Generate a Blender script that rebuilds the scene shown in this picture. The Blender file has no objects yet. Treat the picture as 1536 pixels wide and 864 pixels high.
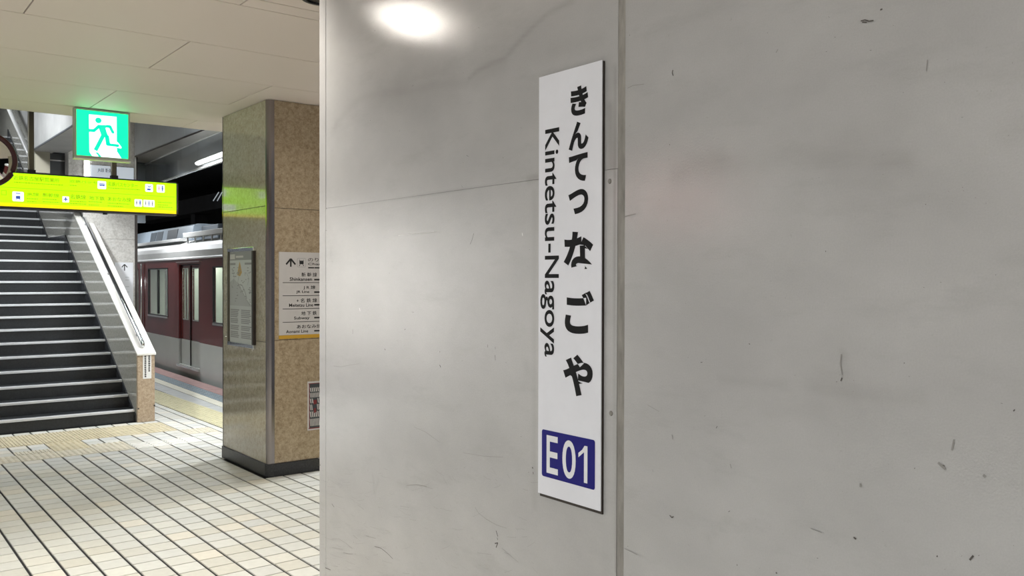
import bpy, math, random
import numpy as np
from mathutils import Matrix, Vector
random.seed(7); rng = np.random.default_rng(7)
S = bpy.context.scene
COL = S.collection

# ------------------------------------------------------------------ camera
F = 1313.3; YAW = math.radians(38.088); PITCH = math.radians(-.626); ROLL = math.radians(.1252); EYE = 1.525
fw = np.array([math.sin(YAW)*math.cos(PITCH), math.cos(YAW)*math.cos(PITCH), math.sin(PITCH)])
rt = np.array([math.cos(YAW), -math.sin(YAW), 0.]); up = np.cross(rt, fw)
r2 = math.cos(ROLL)*rt+math.sin(ROLL)*up; u2 = -math.sin(ROLL)*rt+math.cos(ROLL)*up
CM = np.array([r2, -u2, fw]); CP = np.array([0, 0, EYE])
cam = bpy.data.cameras.new('camera'); cam.sensor_width = 36; cam.lens = F/1536*36; cam.clip_end = 200; cam.clip_start = .05
co = bpy.data.objects.new('camera', cam); COL.objects.link(co)
co.matrix_world = Matrix(((r2[0], u2[0], -fw[0], 0), (r2[1], u2[1], -fw[1], 0), (r2[2], u2[2], -fw[2], EYE), (0, 0, 0, 1)))
S.camera = co
def ray(x, y): return CM.T@np.array([(x-768)/F, (y-432)/F, 1])
def on(x, y, ax, v):
    d = ray(x, y); return CP+d*(v-CP[ax])/d[ax]
def proj(P):
    q = CM@(np.array(P, float)-CP); return q[0]/q[2]*F+768, q[1]/q[2]*F+432, q[2]

# ------------------------------------------------------------------ world, view, lights
W = bpy.data.worlds.new('world'); S.world = W; W.use_nodes = True
W.node_tree.nodes['Background'].inputs[0].default_value = (.8, .82, .85, 1)
W.node_tree.nodes['Background'].inputs[1].default_value = .25
S.view_settings.view_transform = 'Standard'; S.view_settings.look = 'None'
S.view_settings.exposure = 0.0; S.view_settings.gamma = 1; S.view_settings.use_curve_mapping = False
def area(name, loc, sx, sy, power, col=(1, 1, 1), rot=(0, 0, 0), spread=180, shape='RECTANGLE'):
    l = bpy.data.lights.new(name, 'AREA'); l.shape = shape; l.size = sx; l.size_y = sy; l.energy = power; l.color = col
    l.spread = math.radians(spread)
    o = bpy.data.objects.new(name, l); COL.objects.link(o); o.location = loc; o.rotation_euler = rot
    return o
WARM = (1, .945, .86); COOL = (.93, .97, 1); NEUT = (.96, .98, 1)
ZC = 2.887
LAMP = dict(down=9, dim=4, hall=1000, back=205, plat=92, stair=38, steps=200, upper=50, beam=6, track=68, warm=20, floor=20)  # some of these power added lamps that stay out of view

# ------------------------------------------------------------------ mesh helpers
class MB:
    def __init__(s): s.v = []; s.f = []
    def add(s, vs, fs):
        n = len(s.v); s.v += [tuple(map(float, p)) for p in vs]; s.f += [tuple(i+n for i in f) for f in fs]; return s
    def box(s, x0, x1, y0, y1, z0, z1):
        return s.hexa([(x0, y0, z0), (x1, y0, z0), (x1, y1, z0), (x0, y1, z0), (x0, y0, z1), (x1, y0, z1), (x1, y1, z1), (x0, y1, z1)])
    def hexa(s, p):
        return s.add(p, [(0, 3, 2, 1), (4, 5, 6, 7), (0, 1, 5, 4), (1, 2, 6, 5), (2, 3, 7, 6), (3, 0, 4, 7)])
    def prism(s, poly, ax, a, b):
        # poly: 2-D points in the plane of the other two axes (order x,y / y,z / x,z)
        def P(q, t):
            return {0: (t, q[0], q[1]), 1: (q[0], t, q[1]), 2: (q[0], q[1], t)}[ax]
        n = len(poly)
        return s.add([P(q, a) for q in poly]+[P(q, b) for q in poly],
                     [tuple(range(n))[::-1], tuple(range(n, 2*n))]+[(i, (i+1) % n, n+(i+1) % n, n+i) for i in range(n)])
    def tube(s, pts, r, n=10, cap=True):
        pts = [np.array(p, float) for p in pts]; rings = []
        base = len(s.v)
        for i, p in enumerate(pts):
            t = pts[min(i+1, len(pts)-1)]-pts[max(i-1, 0)]; t /= np.linalg.norm(t)
            a = np.array([0, 0, 1.]) if abs(t[2]) < .9 else np.array([1., 0, 0])
            u = np.cross(t, a); u /= np.linalg.norm(u); w = np.cross(t, u)
            s.v += [tuple(p+r*(math.cos(k*2*math.pi/n)*u+math.sin(k*2*math.pi/n)*w)) for k in range(n)]
        for i in range(len(pts)-1):
            for k in range(n):
                k2 = (k+1) % n; s.f.append((base+i*n+k, base+i*n+k2, base+(i+1)*n+k2, base+(i+1)*n+k))
        if cap:
            s.f.append(tuple(base+k for k in range(n))[::-1]); s.f.append(tuple(base+(len(pts)-1)*n+k for k in range(n)))
        return s
    def lathe(s, prof, c, n=32):
        # prof (r,z) about a vertical axis through c
        b = len(s.v); m = len(prof)
        for r, z in prof:
            s.v += [(c[0]+r*math.cos(k*2*math.pi/n), c[1]+r*math.sin(k*2*math.pi/n), c[2]+z) for k in range(n)]
        for i in range(m-1):
            for k in range(n):
                k2 = (k+1) % n; s.f.append((b+i*n+k, b+i*n+k2, b+(i+1)*n+k2, b+(i+1)*n+k))
        return s
    def build(s, name, m, parent=None, bevel=0, smooth=False):
        me = bpy.data.meshes.new(name)
        off = rootloc(parent)
        me.from_pydata([(p[0]-off[0], p[1]-off[1], p[2]-off[2]) for p in s.v], [], s.f)
        me.materials.append(M[m]); me.update()
        o = bpy.data.objects.new(name, me); COL.objects.link(o)
        if parent: o.parent = parent
        if smooth: me.shade_smooth()
        if bevel:
            b = o.modifiers.new('bevel', 'BEVEL'); b.width = bevel; b.segments = 2; b.limit_method = 'ANGLE'; b.angle_limit = math.radians(50)
        return o
LOCAL = set()
def rootloc(p):
    if p is None: return (0, 0, 0)
    while p.parent: p = p.parent
    return (0, 0, 0) if p.name in LOCAL else tuple(p.location)
def tag(o, label=None, cat=None, group=None, kind=None):
    if label: o['label'] = label
    if cat: o['category'] = cat
    if group: o['group'] = group
    if kind: o['kind'] = kind
    return o
def thing(name, loc, label, cat, group=None):
    o = bpy.data.objects.new(name, None); COL.objects.link(o); o.location = loc; o.empty_display_size = .1
    return tag(o, label, cat, group)
def struct(o): o['kind'] = 'structure'; return o

# flat printed shapes on a plane: origin O, axes U (right), V (up), normal N
class Plane:
    def __init__(s, O, U, V, N): s.O, s.U, s.V, s.N = [np.array(a, float) for a in (O, U, V, N)]
    def pt(s, u, v, h=0): return tuple(s.O+s.U*u+s.V*v+s.N*h)
    def poly(s, mb, pts, h):
        mb.add([s.pt(u, v, h) for u, v in pts], [tuple(range(len(pts)))]); return mb
    def rect(s, mb, u0, u1, v0, v1, h): return s.poly(mb, [(u0, v0), (u1, v0), (u1, v1), (u0, v1)], h)
    def slab(s, mb, u0, u1, v0, v1, h0, h1):
        q = [(u0, v0), (u1, v0), (u1, v1), (u0, v1)]
        return mb.hexa([s.pt(*p, h0) for p in q]+[s.pt(*p, h1) for p in q])
    def rrect(s, mb, u0, u1, v0, v1, r, h, n=5):
        pts = []
        for cx, cy, a0 in ((u1-r, v0+r, -90), (u1-r, v1-r, 0), (u0+r, v1-r, 90), (u0+r, v0+r, 180)):
            for k in range(n+1):
                a = math.radians(a0+90*k/n); pts.append((cx+r*math.cos(a), cy+r*math.sin(a)))
        return s.poly(mb, pts, h)
    def disc(s, mb, cu, cv, ru, rv, h, n=20):
        return s.poly(mb, [(cu+ru*math.cos(2*math.pi*k/n), cv+rv*math.sin(2*math.pi*k/n)) for k in range(n)], h)
    def stroke(s, mb, pts, w, h):
        for (a, b), (c, d) in zip(pts[:-1], pts[1:]):
            L = math.hypot(c-a, d-b) or 1e-6; nx, ny = -(d-b)/L*w/2, (c-a)/L*w/2
            s.poly(mb, [(a-nx, b-ny), (c-nx, d-ny), (c+nx, d+ny), (a+nx, b+ny)], h)
        return mb
_tc = {}
def glyphs(txt, offset=0., res=3):
    k = (txt, offset, res)
    if k not in _tc:
        c = bpy.data.curves.new('t', 'FONT'); c.body = txt; c.offset = offset; c.resolution_u = res; c.fill_mode = 'FRONT'
        o = bpy.data.objects.new('t', c); COL.objects.link(o)
        dg = bpy.context.evaluated_depsgraph_get(); me = bpy.data.meshes.new_from_object(o.evaluated_get(dg))
        v = np.array([tuple(p.co)[:2] for p in me.vertices]); f = [tuple(p.vertices) for p in me.polygons]
        bpy.data.objects.remove(o); bpy.data.curves.remove(c); bpy.data.meshes.remove(me)
        _tc[k] = (v, f)
    return _tc[k]
def text(mb, pl, txt, u0, u1, v0, v1, h, offset=0., res=3, rot=False):
    # fit the ink of txt to the box; rot: turned 90 degrees clockwise
    v, f = glyphs(txt, offset, res); lo, hi = v.min(0), v.max(0); q = (v-lo)/(hi-lo)
    if rot: q = np.stack([q[:, 1], 1-q[:, 0]], 1)
    mb.add([pl.pt(u0+(u1-u0)*a, v0+(v1-v0)*b, h) for a, b in q], f); return mb

# ------------------------------------------------------------------ materials
M = {}
def mat(name, col, rough=.5, metal=0., spec=.5, emit=None, es=1., var=0., vscale=8., col2=None, bump=0., bscale=60., coat=0., coatr=.05, vdetail=6, stretch=None, glass=False):
    m = bpy.data.materials.new(name); m.use_nodes = True; nt = m.node_tree; N = nt.nodes; L = nt.links
    b = N['Principled BSDF']; b.inputs['Base Color'].default_value = (*col, 1); b.inputs['Roughness'].default_value = rough
    b.inputs['Metallic'].default_value = metal; b.inputs['Specular IOR Level'].default_value = spec
    b.inputs['Coat Weight'].default_value = coat; b.inputs['Coat Roughness'].default_value = coatr
    if emit: b.inputs['Emission Color'].default_value = (*emit, 1); b.inputs['Emission Strength'].default_value = es
    if glass: b.inputs['Transmission Weight'].default_value = 1.; b.inputs['IOR'].default_value = 1.45
    if var or bump:
        tc = N.new('ShaderNodeNewGeometry'); vec = tc.outputs['Position']
        if stretch:
            mp = N.new('ShaderNodeMapping'); mp.inputs['Scale'].default_value = stretch; L.new(vec, mp.inputs[0]); vec = mp.outputs[0]
    if var:
        n = N.new('ShaderNodeTexNoise'); n.inputs['Scale'].default_value = vscale; n.inputs['Detail'].default_value = vdetail; n.inputs['Roughness'].default_value = .65
        L.new(vec, n.inputs['Vector'])
        r = N.new('ShaderNodeValToRGB'); c2 = col2 or tuple(c*(1-var) for c in col)
        c1 = col if col2 else tuple(min(1, c*(1+var*.6)) for c in col)
        r.color_ramp.elements[0].position = .3; r.color_ramp.elements[1].position = .7
        r.color_ramp.elements[0].color = (*c2, 1); r.color_ramp.elements[1].color = (*c1, 1)
        L.new(n.outputs['Fac'], r.inputs[0]); L.new(r.outputs[0], b.inputs['Base Color'])
    if bump:
        n2 = N.new('ShaderNodeTexNoise'); n2.inputs['Scale'].default_value = bscale; n2.inputs['Detail'].default_value = 3
        L.new(vec, n2.inputs['Vector'])
        bp = N.new('ShaderNodeBump'); bp.inputs['Strength'].default_value = bump; bp.inputs['Distance'].default_value = .002
        L.new(n2.outputs['Fac'], bp.inputs['Height']); L.new(bp.outputs[0], b.inputs['Normal'])
        if coat: L.new(bp.outputs[0], b.inputs['Coat Normal'])
    M[name] = m; return m
def stone(name, base, dark, light, scale, rough, coat=0., spec=.5):
    # speckled polished stone: cell speckle over a soft cloud
    m = mat(name, base, rough, spec=spec, coat=coat); nt = m.node_tree; N = nt.nodes; L = nt.links; b = N['Principled BSDF']
    g = N.new('ShaderNodeNewGeometry'); v = N.new('ShaderNodeTexVoronoi'); v.inputs['Scale'].default_value = scale
    n = N.new('ShaderNodeTexNoise'); n.inputs['Scale'].default_value = scale*.35; n.inputs['Detail'].default_value = 8; n.inputs['Roughness'].default_value = .75
    L.new(g.outputs['Position'], v.inputs['Vector']); L.new(g.outputs['Position'], n.inputs['Vector'])
    r = N.new('ShaderNodeValToRGB'); e = r.color_ramp.elements; e[0].position = .34; e[0].color = (*dark, 1); e[1].position = .68; e[1].color = (*light, 1)
    k = e.new(.5); k.color = (*base, 1); L.new(n.outputs['Fac'], r.inputs[0])
    x = N.new('ShaderNodeMix'); x.data_type = 'RGBA'; x.blend_type = 'MULTIPLY'; x.inputs[0].default_value = .35
    sr = N.new('ShaderNodeValToRGB'); sr.color_ramp.elements[0].color = (.55, .5, .45, 1); sr.color_ramp.elements[0].position = .15; sr.color_ramp.elements[1].position = .6
    L.new(v.outputs['Color'], sr.inputs[0]); L.new(r.outputs[0], x.inputs[6]); L.new(sr.outputs[0], x.inputs[7]); L.new(x.outputs[2], b.inputs['Base Color'])
    return m
def srgb(r, g, b): return tuple(((c/255)/12.92 if c/255 < .04045 else ((c/255+.055)/1.055)**2.4) for c in (r, g, b))

mat('grout', (.008, .007, .009), .8)
def tile_mat():
    m = mat('tile', (.62, .6, .53), .5, spec=.35); nt = m.node_tree; N = nt.nodes; L = nt.links; b = N['Principled BSDF']
    g = N.new('ShaderNodeNewGeometry'); mp = N.new('ShaderNodeMapping'); mp.inputs['Location'].default_value = (-.07/.15, -.09/.15, 0); mp.inputs['Scale'].default_value = (1/.15, 1/.15, 0)
    L.new(g.outputs['Position'], mp.inputs[0]); fl = N.new('ShaderNodeVectorMath'); fl.operation = 'FLOOR'; L.new(mp.outputs[0], fl.inputs[0])
    wn = N.new('ShaderNodeTexWhiteNoise'); L.new(fl.outputs[0], wn.inputs['Vector'])
    r = N.new('ShaderNodeValToRGB'); e = r.color_ramp.elements; e[0].color = (.53, .52, .47, 1); e[1].color = (.62, .612, .555, 1); e[1].position = .8
    k = e.new(.10); k.color = (.575, .555, .48, 1); k = e.new(.25); k.color = (.56, .56, .525, 1); k = e.new(.95); k.color = (.65, .61, .52, 1)
    L.new(wn.outputs['Value'], r.inputs[0])
    n = N.new('ShaderNodeTexNoise'); n.inputs['Scale'].default_value = 25; n.inputs['Detail'].default_value = 6; L.new(g.outputs['Position'], n.inputs['Vector'])
    mr = N.new('ShaderNodeMapRange'); mr.inputs['To Min'].default_value = .88; mr.inputs['To Max'].default_value = 1.08; L.new(n.outputs['Fac'], mr.inputs[0])
    x = N.new('ShaderNodeMix'); x.data_type = 'RGBA'; x.blend_type = 'MULTIPLY'; x.inputs[0].default_value = 1; L.new(r.outputs[0], x.inputs[6]); L.new(mr.outputs[0], x.inputs[7]); L.new(x.outputs[2], b.inputs['Base Color'])
    bp = N.new('ShaderNodeBump'); bp.inputs['Strength'].default_value = .15; bp.inputs['Distance'].default_value = .001; n2 = N.new('ShaderNodeTexNoise'); n2.inputs['Scale'].default_value = 180
    L.new(g.outputs['Position'], n2.inputs['Vector']); L.new(n2.outputs['Fac'], bp.inputs['Height']); L.new(bp.outputs[0], b.inputs['Normal'])
tile_mat()
mat('tactile', (.55, .48, .32), .6, var=.25, vscale=14)
mat('tactile_pale', (.60, .55, .43), .6, var=.18, vscale=14)
mat('tactile_worn', (.68, .66, .60), .6, var=.15, vscale=14)
mat('tactile_edge', (.52, .48, .30), .6, var=.2, vscale=10)
mat('edge_grey', (.42, .43, .42), .6, var=.15, vscale=10)
mat('edge_cream', (.60, .58, .48), .6, var=.12, vscale=10)
mat('edge_blue', (.20, .25, .28), .55, var=.3, vscale=12)
mat('edge_pink', (.33, .20, .185), .65, var=.25, vscale=10)
mat('ceiling', (.78, .69, .62), .55, spec=.3, bump=.12, bscale=220)
mat('ceiling_joint', (.10, .085, .07), .8)
mat('ceiling_dark', (.10, .095, .09), .7)
mat('concrete_dark', (.03, .03, .032), .8, var=.4, vscale=3)
mat('black_void', (.012, .012, .014), .85, var=.4, vscale=2)
mat('hall_wall', (.42, .40, .37), .6, var=.1, vscale=3)
mat('stair_wall', (.40, .40, .39), .45, var=.18, vscale=3)
mat('steel_panel', (.25, .28, .30), .2, metal=.5, coat=.3, var=.1, vscale=2, bump=.02, bscale=4)
mat('steel_bright', (.60, .64, .67), .16, metal=.25, coat=.6, var=.08, vscale=2)
mat('soffit', (.36, .35, .33), .3, metal=.2, var=.12, vscale=3)
mat('bulkhead', (.07, .075, .08), .5, metal=.3)
mat('beige_block', (.30, .28, .22), .6)
mat('stainless', (.30, .275, .275), .17, metal=1., var=.12, vscale=30, stretch=(1, 1, .05))
mat('chrome', (.75, .77, .8), .12, metal=1.)
mat('black', (.012, .012, .013), .45)
mat('dark_metal', (.05, .04, .035), .4, metal=.4)
mat('brown_metal', (.13, .115, .09), .45, metal=.6)
mat('white_paint', (.78, .78, .76), .35)
mat('white_gloss', (.83, .83, .80), .12, coat=.5)
mat('sign_white', (.86, .87, .93), .28, var=.05, vscale=5)
mat('sign_back', (.035, .025, .02), .6)
mat('sign_black', (.003, .003, .004), .5, spec=.2)
mat('sign_blue', (.004, .003, .19), .4, spec=.25)
mat('sign_letter', (.86, .87, .9), .3)
mat('panel_white', (.62, .60, .59), .4)
mat('ink', (.02, .02, .02), .5)
mat('ink_grey', (.30, .30, .31), .5)
mat('print_grey', (.47, .48, .49), .5)
mat('print_light', (.58, .6, .6), .4)
mat('print_orange', (.55, .36, .12), .5)
mat('map_red', (.20, .03, .035), .5)
mat('orange_strip', (.62, .36, .04), .4)
stone('granite', (.44, .35, .235), (.29, .215, .13), (.54, .44, .305), 110, .32, spec=.4)
stone('granite_polished', (.46, .415, .32), (.33, .295, .22), (.55, .50, .39), 90, .13, coat=.35)
stone('newel_stone', (.44, .34, .235), (.30, .22, .15), (.54, .44, .32), 140, .5)
stone('column_stone', (.66, .64, .60), (.52, .50, .46), (.74, .72, .68), 60, .35)
stone('parapet_stone', (.50, .495, .44), (.40, .395, .35), (.58, .57, .51), 120, .09, coat=.6)
stone('base_stone', (.025, .026, .03), (.012, .012, .014), (.06, .06, .065), 200, .3)
stone('step_stone', (.016, .018, .020), (.009, .010, .011), (.028, .031, .034), 160, .36)
mat('skirting', (.03, .032, .036), .25)
mat('nosing', (.62, .63, .64), .3, metal=.25)
mat('coping', (.80, .78, .72), .28, coat=.3)
mat('maroon', (.13, .022, .022), .25, spec=.3, coat=.25, coatr=.06)
mat('train_cream', (.50, .51, .48), .3, spec=.3, coat=.15, var=.06, vscale=2)
mat('train_roof', (.58, .58, .57), .35, var=.1, vscale=3)
mat('train_grey', (.22, .26, .30), .45, var=.1, vscale=3)
mat('train_dark', (.05, .06, .07), .5)
mat('rubber', (.01, .01, .012), .4)
mat('window_silver', (.7, .7, .68), .2, metal=.9)
mat('train_inside', (.52, .55, .50), .6)
mat('seat_green', (.07, .13, .10), .8)
mat('train_lamp', (.9, .9, .9), .5, emit=(1, 1, .9), es=17.)
mat('pane', (.75, .82, .78), .03, spec=.5, glass=True)
mat('tube_light', (.9, .9, .9), .4, emit=(.95, .98, 1), es=5.)
mat('tube_soft', (.9, .9, .9), .4, emit=(.95, .98, 1), es=2.2)
mat('down_light', (.9, .85, .75), .4, emit=(1, .9, .74), es=9.)
mat('down_dim', (.9, .85, .75), .4, emit=(1, .93, .8), es=2.)
mat('pink_light', (.8, .4, .4), .4, emit=(1, .5, .48), es=6.)
mat('exit_green', (0, .05, .03), .25, emit=(.0, 2.2, .6), es=1.0, coat=.3)
mat('exit_white', (.9, .95, .93), .25, emit=(1.3, 1.7, 1.5), es=1.0, coat=.3)
mat('exit_case', (.48, .50, .45), .4, metal=.2)
mat('lime', (.05, .07, 0), .3, emit=(.64, 1.5, 0.0), es=1.05)
mat('lime_yellow', (.07, .07, 0), .3, emit=(1.1, .92, 0.0), es=1.0)
mat('lime_text', (.03, .035, 0), .3, emit=(.28, .36, 0.0), es=1.)
mat('icon_white', (.8, .9, .95), .3, emit=(.85, .95, 1.0), es=1.0)
mat('lightbox', (.7, .75, .8), .3, emit=(.8, .9, 1.), es=.35)
mat('strip_glow', (.5, .5, .5), .4, emit=(.8, .9, .95), es=.35)
mat('icon_blue', (.05, .1, .4), .3, emit=(.06, .12, .5), es=.6)
mat('icon_red', (.5, .1, .1), .3, emit=(.8, .25, .2), es=.7)
mat('mirror_rim', (.05, .007, .008), .4)
mat('mirror', (.8, .8, .8), .04, metal=1.)
def wall_mat():
    m = mat('wall_paint', (.60, .595, .58), .5, spec=.12, coat=1., coatr=.10); nt = m.node_tree; N = nt.nodes; L = nt.links; b = N['Principled BSDF']
    g = N.new('ShaderNodeNewGeometry'); pos = g.outputs['Position']
    a = N.new('ShaderNodeAttribute'); a.attribute_name = 'stain_reflection'
    def noise(scale, detail, stretch, rough=.6):
        mp = N.new('ShaderNodeMapping'); mp.inputs['Scale'].default_value = stretch; L.new(pos, mp.inputs[0])
        n = N.new('ShaderNodeTexNoise'); n.inputs['Scale'].default_value = scale; n.inputs['Detail'].default_value = detail; n.inputs['Roughness'].default_value = rough
        L.new(mp.outputs[0], n.inputs['Vector']); return n.outputs['Fac']
    def mix(f, c1, c2, blend='MIX'):
        x = N.new('ShaderNodeMix'); x.data_type = 'RGBA'; x.blend_type = blend
        for s, val in ((0, f), (6, c1), (7, c2)):
            if isinstance(val, (tuple, float)): x.inputs[s].default_value = val if isinstance(val, float) else (*val, 1)
            else: L.new(val, x.inputs[s])
        return x.outputs[2]
    def mr(v, a0, a1, b0, b1):
        x = N.new('ShaderNodeMapRange'); x.inputs[1].default_value = a0; x.inputs[2].default_value = a1; x.inputs[3].default_value = b0; x.inputs[4].default_value = b1; L.new(v, x.inputs[0]); return x.outputs[0]
    c = mix(mr(noise(2.2, 7, (1, 1, 1.6)), .35, .7, 0., 1.), (.455, .449, .446), (.54, .534, .531))
    c = mix(mr(noise(5, 8, (1, .6, 2.2), .7), .54, .76, 0., .55), c, (.39, .384, .375))
    c = mix(mr(noise(70, 3, (1, 1, 1)), .68, .76, 0., .25), c, (.28, .27, .25))
    c = mix(mr(noise(330, 2, (1, 1, 1)), .3, .7, .0, .16), c, (.30, .295, .285))
    c = mix(a.outputs['Fac'], c, (.16, .145, .125))
    L.new(c, b.inputs['Base Color']); b.inputs['Coat IOR'].default_value = 1.75
    L.new(mr(noise(4, 6, (1, 1, 1)), .3, .7, .05, .08), b.inputs['Coat Roughness'])
    bp = N.new('ShaderNodeBump'); bp.inputs['Strength'].default_value = .21; bp.inputs['Distance'].default_value = .0013
    L.new(noise(260, 2, (1, 1, 1)), bp.inputs['Height'])
    bq = N.new('ShaderNodeBump'); bq.inputs['Strength'].default_value = .15; bq.inputs['Distance'].default_value = .005
    L.new(noise(5, 2, (1, 1, 1)), bq.inputs['Height']); L.new(bq.outputs[0], bp.inputs['Normal'])
    L.new(bp.outputs[0], b.inputs['Normal']); L.new(bp.outputs[0], b.inputs['Coat Normal'])
wall_mat()
mat('seam_caulk', (.30, .285, .26), .6, var=.35, vscale=30, stretch=(1, 1, .25))
mat('scuff', (.10, .09, .08), .7)
mat('scuff_light', (.30, .29, .275), .7)
mat('scuff_bright', (.75, .75, .73), .6)

# ------------------------------------------------------------------ floor
TP = .15; TX0 = .07; TY0 = .09
floor = struct(MB().box(-5, 3.15, -4, 16, -.12, -.006).build('floor', 'grout'))
JX, JY = .0068, .0038
def tile_pts(x0, y0): return x0+JX, x0+TP-JX, y0+JY, y0+TP-JY
tm = bpy.data.meshes.new('tile')
a0, a1, b0, b1 = JX, TP-JX, JY, TP-JY; e = .0012
tm.from_pydata([(a0, b0, -.006), (a1, b0, -.006), (a1, b1, -.006), (a0, b1, -.006), (a0+e, b0+e, 0), (a1-e, b0+e, 0), (a1-e, b1-e, 0), (a0+e, b1-e, 0)], [],
               [(4, 5, 6, 7), (0, 1, 5, 4), (1, 2, 6, 5), (2, 3, 7, 6), (3, 0, 4, 7)])
tm.materials.append(M['tile'])
tact = []   # (x0,x1,y0,y1) covered by tactile blocks
TB = []     # name,mat,x0,y0,w,d,kind
for i in range(-1, 3):
    TB += [('tactile', 1.27+.3*i, 8.94, 'rib', 1), ('tactile', 1.27+.3*i, 9.24, 'rib', 1)]
TB += [('tactile', 2.17, 8.94, 'dot', 1), ('tactile', 2.47, 8.94, 'dot', 1), ('tactile', 2.17, 9.24, 'dot', 1), ('tactile', 2.47, 9.24, 'dot', 1)]
TB += [('tactile_pale', .97, 8.19, 'dot', 1), ('tactile_pale', 1.27, 8.19, 'dot', 1), ('tactile_pale', 1.57, 8.19, 'dot', 1), ('tactile_pale', 1.87, 8.19, 'dot', 1),
       ('tactile_worn', 2.17, 8.19, 'bar', 1), ('tactile_worn', 2.47, 8.19, 'bar', 1), ('tactile_pale', 2.77, 8.64, 'dot', 1),
       ('tactile_pale', 1.27, 8.49, 'rib', .5), ('tactile', 1.57, 8.49, 'dot', 1), ('tactile', 1.57, 8.79, 'dot', .5), ('tactile_pale', 1.87, 8.49, 'dot', .5)]
seen = set(); TB2 = []
for t in TB:
    k = (round(t[1], 2), round(t[2], 2))
    if k in seen: continue
    seen.add(k); TB2.append(t); tact.append((t[1], t[1]+.3, t[2], t[2]+.3*t[4]))
obst = tact+[(2.66, 3.30, 6.40, 7.34)]
cells = []
ix0, ix1 = int(math.floor((-4.9-TX0)/TP)), 20; iy0, iy1 = int(math.floor((-3.9-TY0)/TP)), int(math.floor((15.8-TY0)/TP))
far = MB(); near = []
for i in range(ix0, ix1):
    for j in range(iy0, iy1+1):
        x, y = TX0+i*TP, TY0+j*TP; cx, cy = x+TP/2, y+TP/2
        if any(a-.001 < cx < b+.001 and c-.001 < cy < d+.001 for a, b, c, d in obst): continue
        if cy > 9.75 and cx < 2.6: continue
        if 1.4 < cx < 2.1 and cy < 2.9: continue
        px, py, dz = proj((cx, cy, 0))
        vis = dz > 0 and -12 < px < 490 and 560 < py < 875
        if vis: near.append((dz, x, y))
        else: cells.append((x, y))
near.sort()
for k, (dz, x, y) in enumerate(near):
    if k < 300:
        o = bpy.data.objects.new('tile', tm); COL.objects.link(o); o.parent = floor; o.location = (x, y, 0)
    else: cells.append((x, y))
for x, y in cells:
    x0, x1, y0, y1 = tile_pts(x, y)
    far.add([(x0, y0, -.006), (x1, y0, -.006), (x1, y1, -.006), (x0, y1, -.006), (x0+e, y0+e, 0), (x1-e, y0+e, 0), (x1-e, y1-e, 0), (x0+e, y1-e, 0)],
            [(4, 5, 6, 7), (0, 1, 5, 4), (1, 2, 6, 5), (2, 3, 7, 6), (3, 0, 4, 7)])
for j in range(iy0, iy1+1):
    x0, x1, y0, y1 = 3.07+JX, 3.15, TY0+j*TP+JY, TY0+(j+1)*TP-JY
    if 6.3 < y0 < 7.35: continue
    far.add([(x0, y0, -.006), (x1, y0, -.006), (x1, y1, -.006), (x0, y1, -.006), (x0+e, y0+e, 0), (x1-e, y0+e, 0), (x1-e, y1-e, 0), (x0+e, y1-e, 0)],
            [(4, 5, 6, 7), (0, 1, 5, 4), (1, 2, 6, 5), (2, 3, 7, 6), (3, 0, 4, 7)])
tag(far.build('tiles', 'tile', floor), 'square beige floor tiles farther off and beyond the view', kind='stuff')
def tact_mesh(kind, m):
    b = MB(); s = .3; q = .003
    b.add([(q, q, -.006), (s-q, q, -.006), (s-q, s-q, -.006), (q, s-q, -.006), (q, q, .001), (s-q, q, .001), (s-q, s-q, .001), (q, s-q, .001)],
          [(4, 5, 6, 7), (0, 1, 5, 4), (1, 2, 6, 5), (2, 3, 7, 6), (3, 0, 4, 7)])
    def bump(x0, x1, y0, y1, h, t):
        b.add([(x0, y0, .001), (x1, y0, .001), (x1, y1, .001), (x0, y1, .001), (x0+t, y0+t, h), (x1-t, y0+t, h), (x1-t, y1-t, h), (x0+t, y1-t, h)],
              [(4, 5, 6, 7), (0, 1, 5, 4), (1, 2, 6, 5), (2, 3, 7, 6), (3, 0, 4, 7)])
    if kind == 'rib':
        for i in range(9): x = .018+i*.0305; bump(x, x+.018, .01, .29, .006, .003)
    elif kind == 'bar':
        for i in range(4):
            for j in range(2): y = .03+i*.068; bump(.012+j*.145, .143+j*.145, y, y+.032, .006, .005)
    else:
        for i in range(6):
            for j in range(6): x, y = .025+i*.0465, .025+j*.0465; bump(x, x+.022, y, y+.022, .006, .005)
    me = bpy.data.meshes.new('tactile_block'); me.from_pydata(b.v, [], b.f); me.materials.append(M[m]); return me
tmc = {}
for m, x, y, kind, ysc in TB2:
    if (kind, m) not in tmc: tmc[(kind, m)] = tact_mesh(kind, m)
    o = bpy.data.objects.new('tactile_block', tmc[(kind, m)]); COL.objects.link(o); o.parent = floor; o.location = (x, y, 0); o.scale.y = ysc
# platform edge strip (runs with the track, turned about two degrees from the tiling)
K = .04
def ex(c, y): return c+K*(y-12)*(0 if c < 3.2 else min(1, (c-3.17)/.6))
platform = struct(MB().prism([(3.151, -4), (ex(4.29, -4), -4), (ex(4.29, 26), 26), (3.151, 26)], 2, -1.15, -.008).build('floor_platform', 'grout'))
def band(name, m, c0, c1, h, step, y0=2, y1=24, gap=.004):
    y = y0
    while y < y1:
        q = [(ex(c0, y)+gap, y+gap), (ex(c1, y)-gap, y+gap), (ex(c1, y+step)-gap, y+step-gap), (ex(c0, y+step)+gap, y+step-gap)]
        MB().prism(q, 2, -.008, h).build(name, m, platform); y += step
band('edge_slab', 'edge_grey', 3.53, 3.73, 0, .6)
band('edge_slab', 'edge_cream', 3.73, 3.87, .001, .6)
band('edge_slab', 'edge_pink', 4.06, 4.285, 0, .9)
bl = MB()
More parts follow.
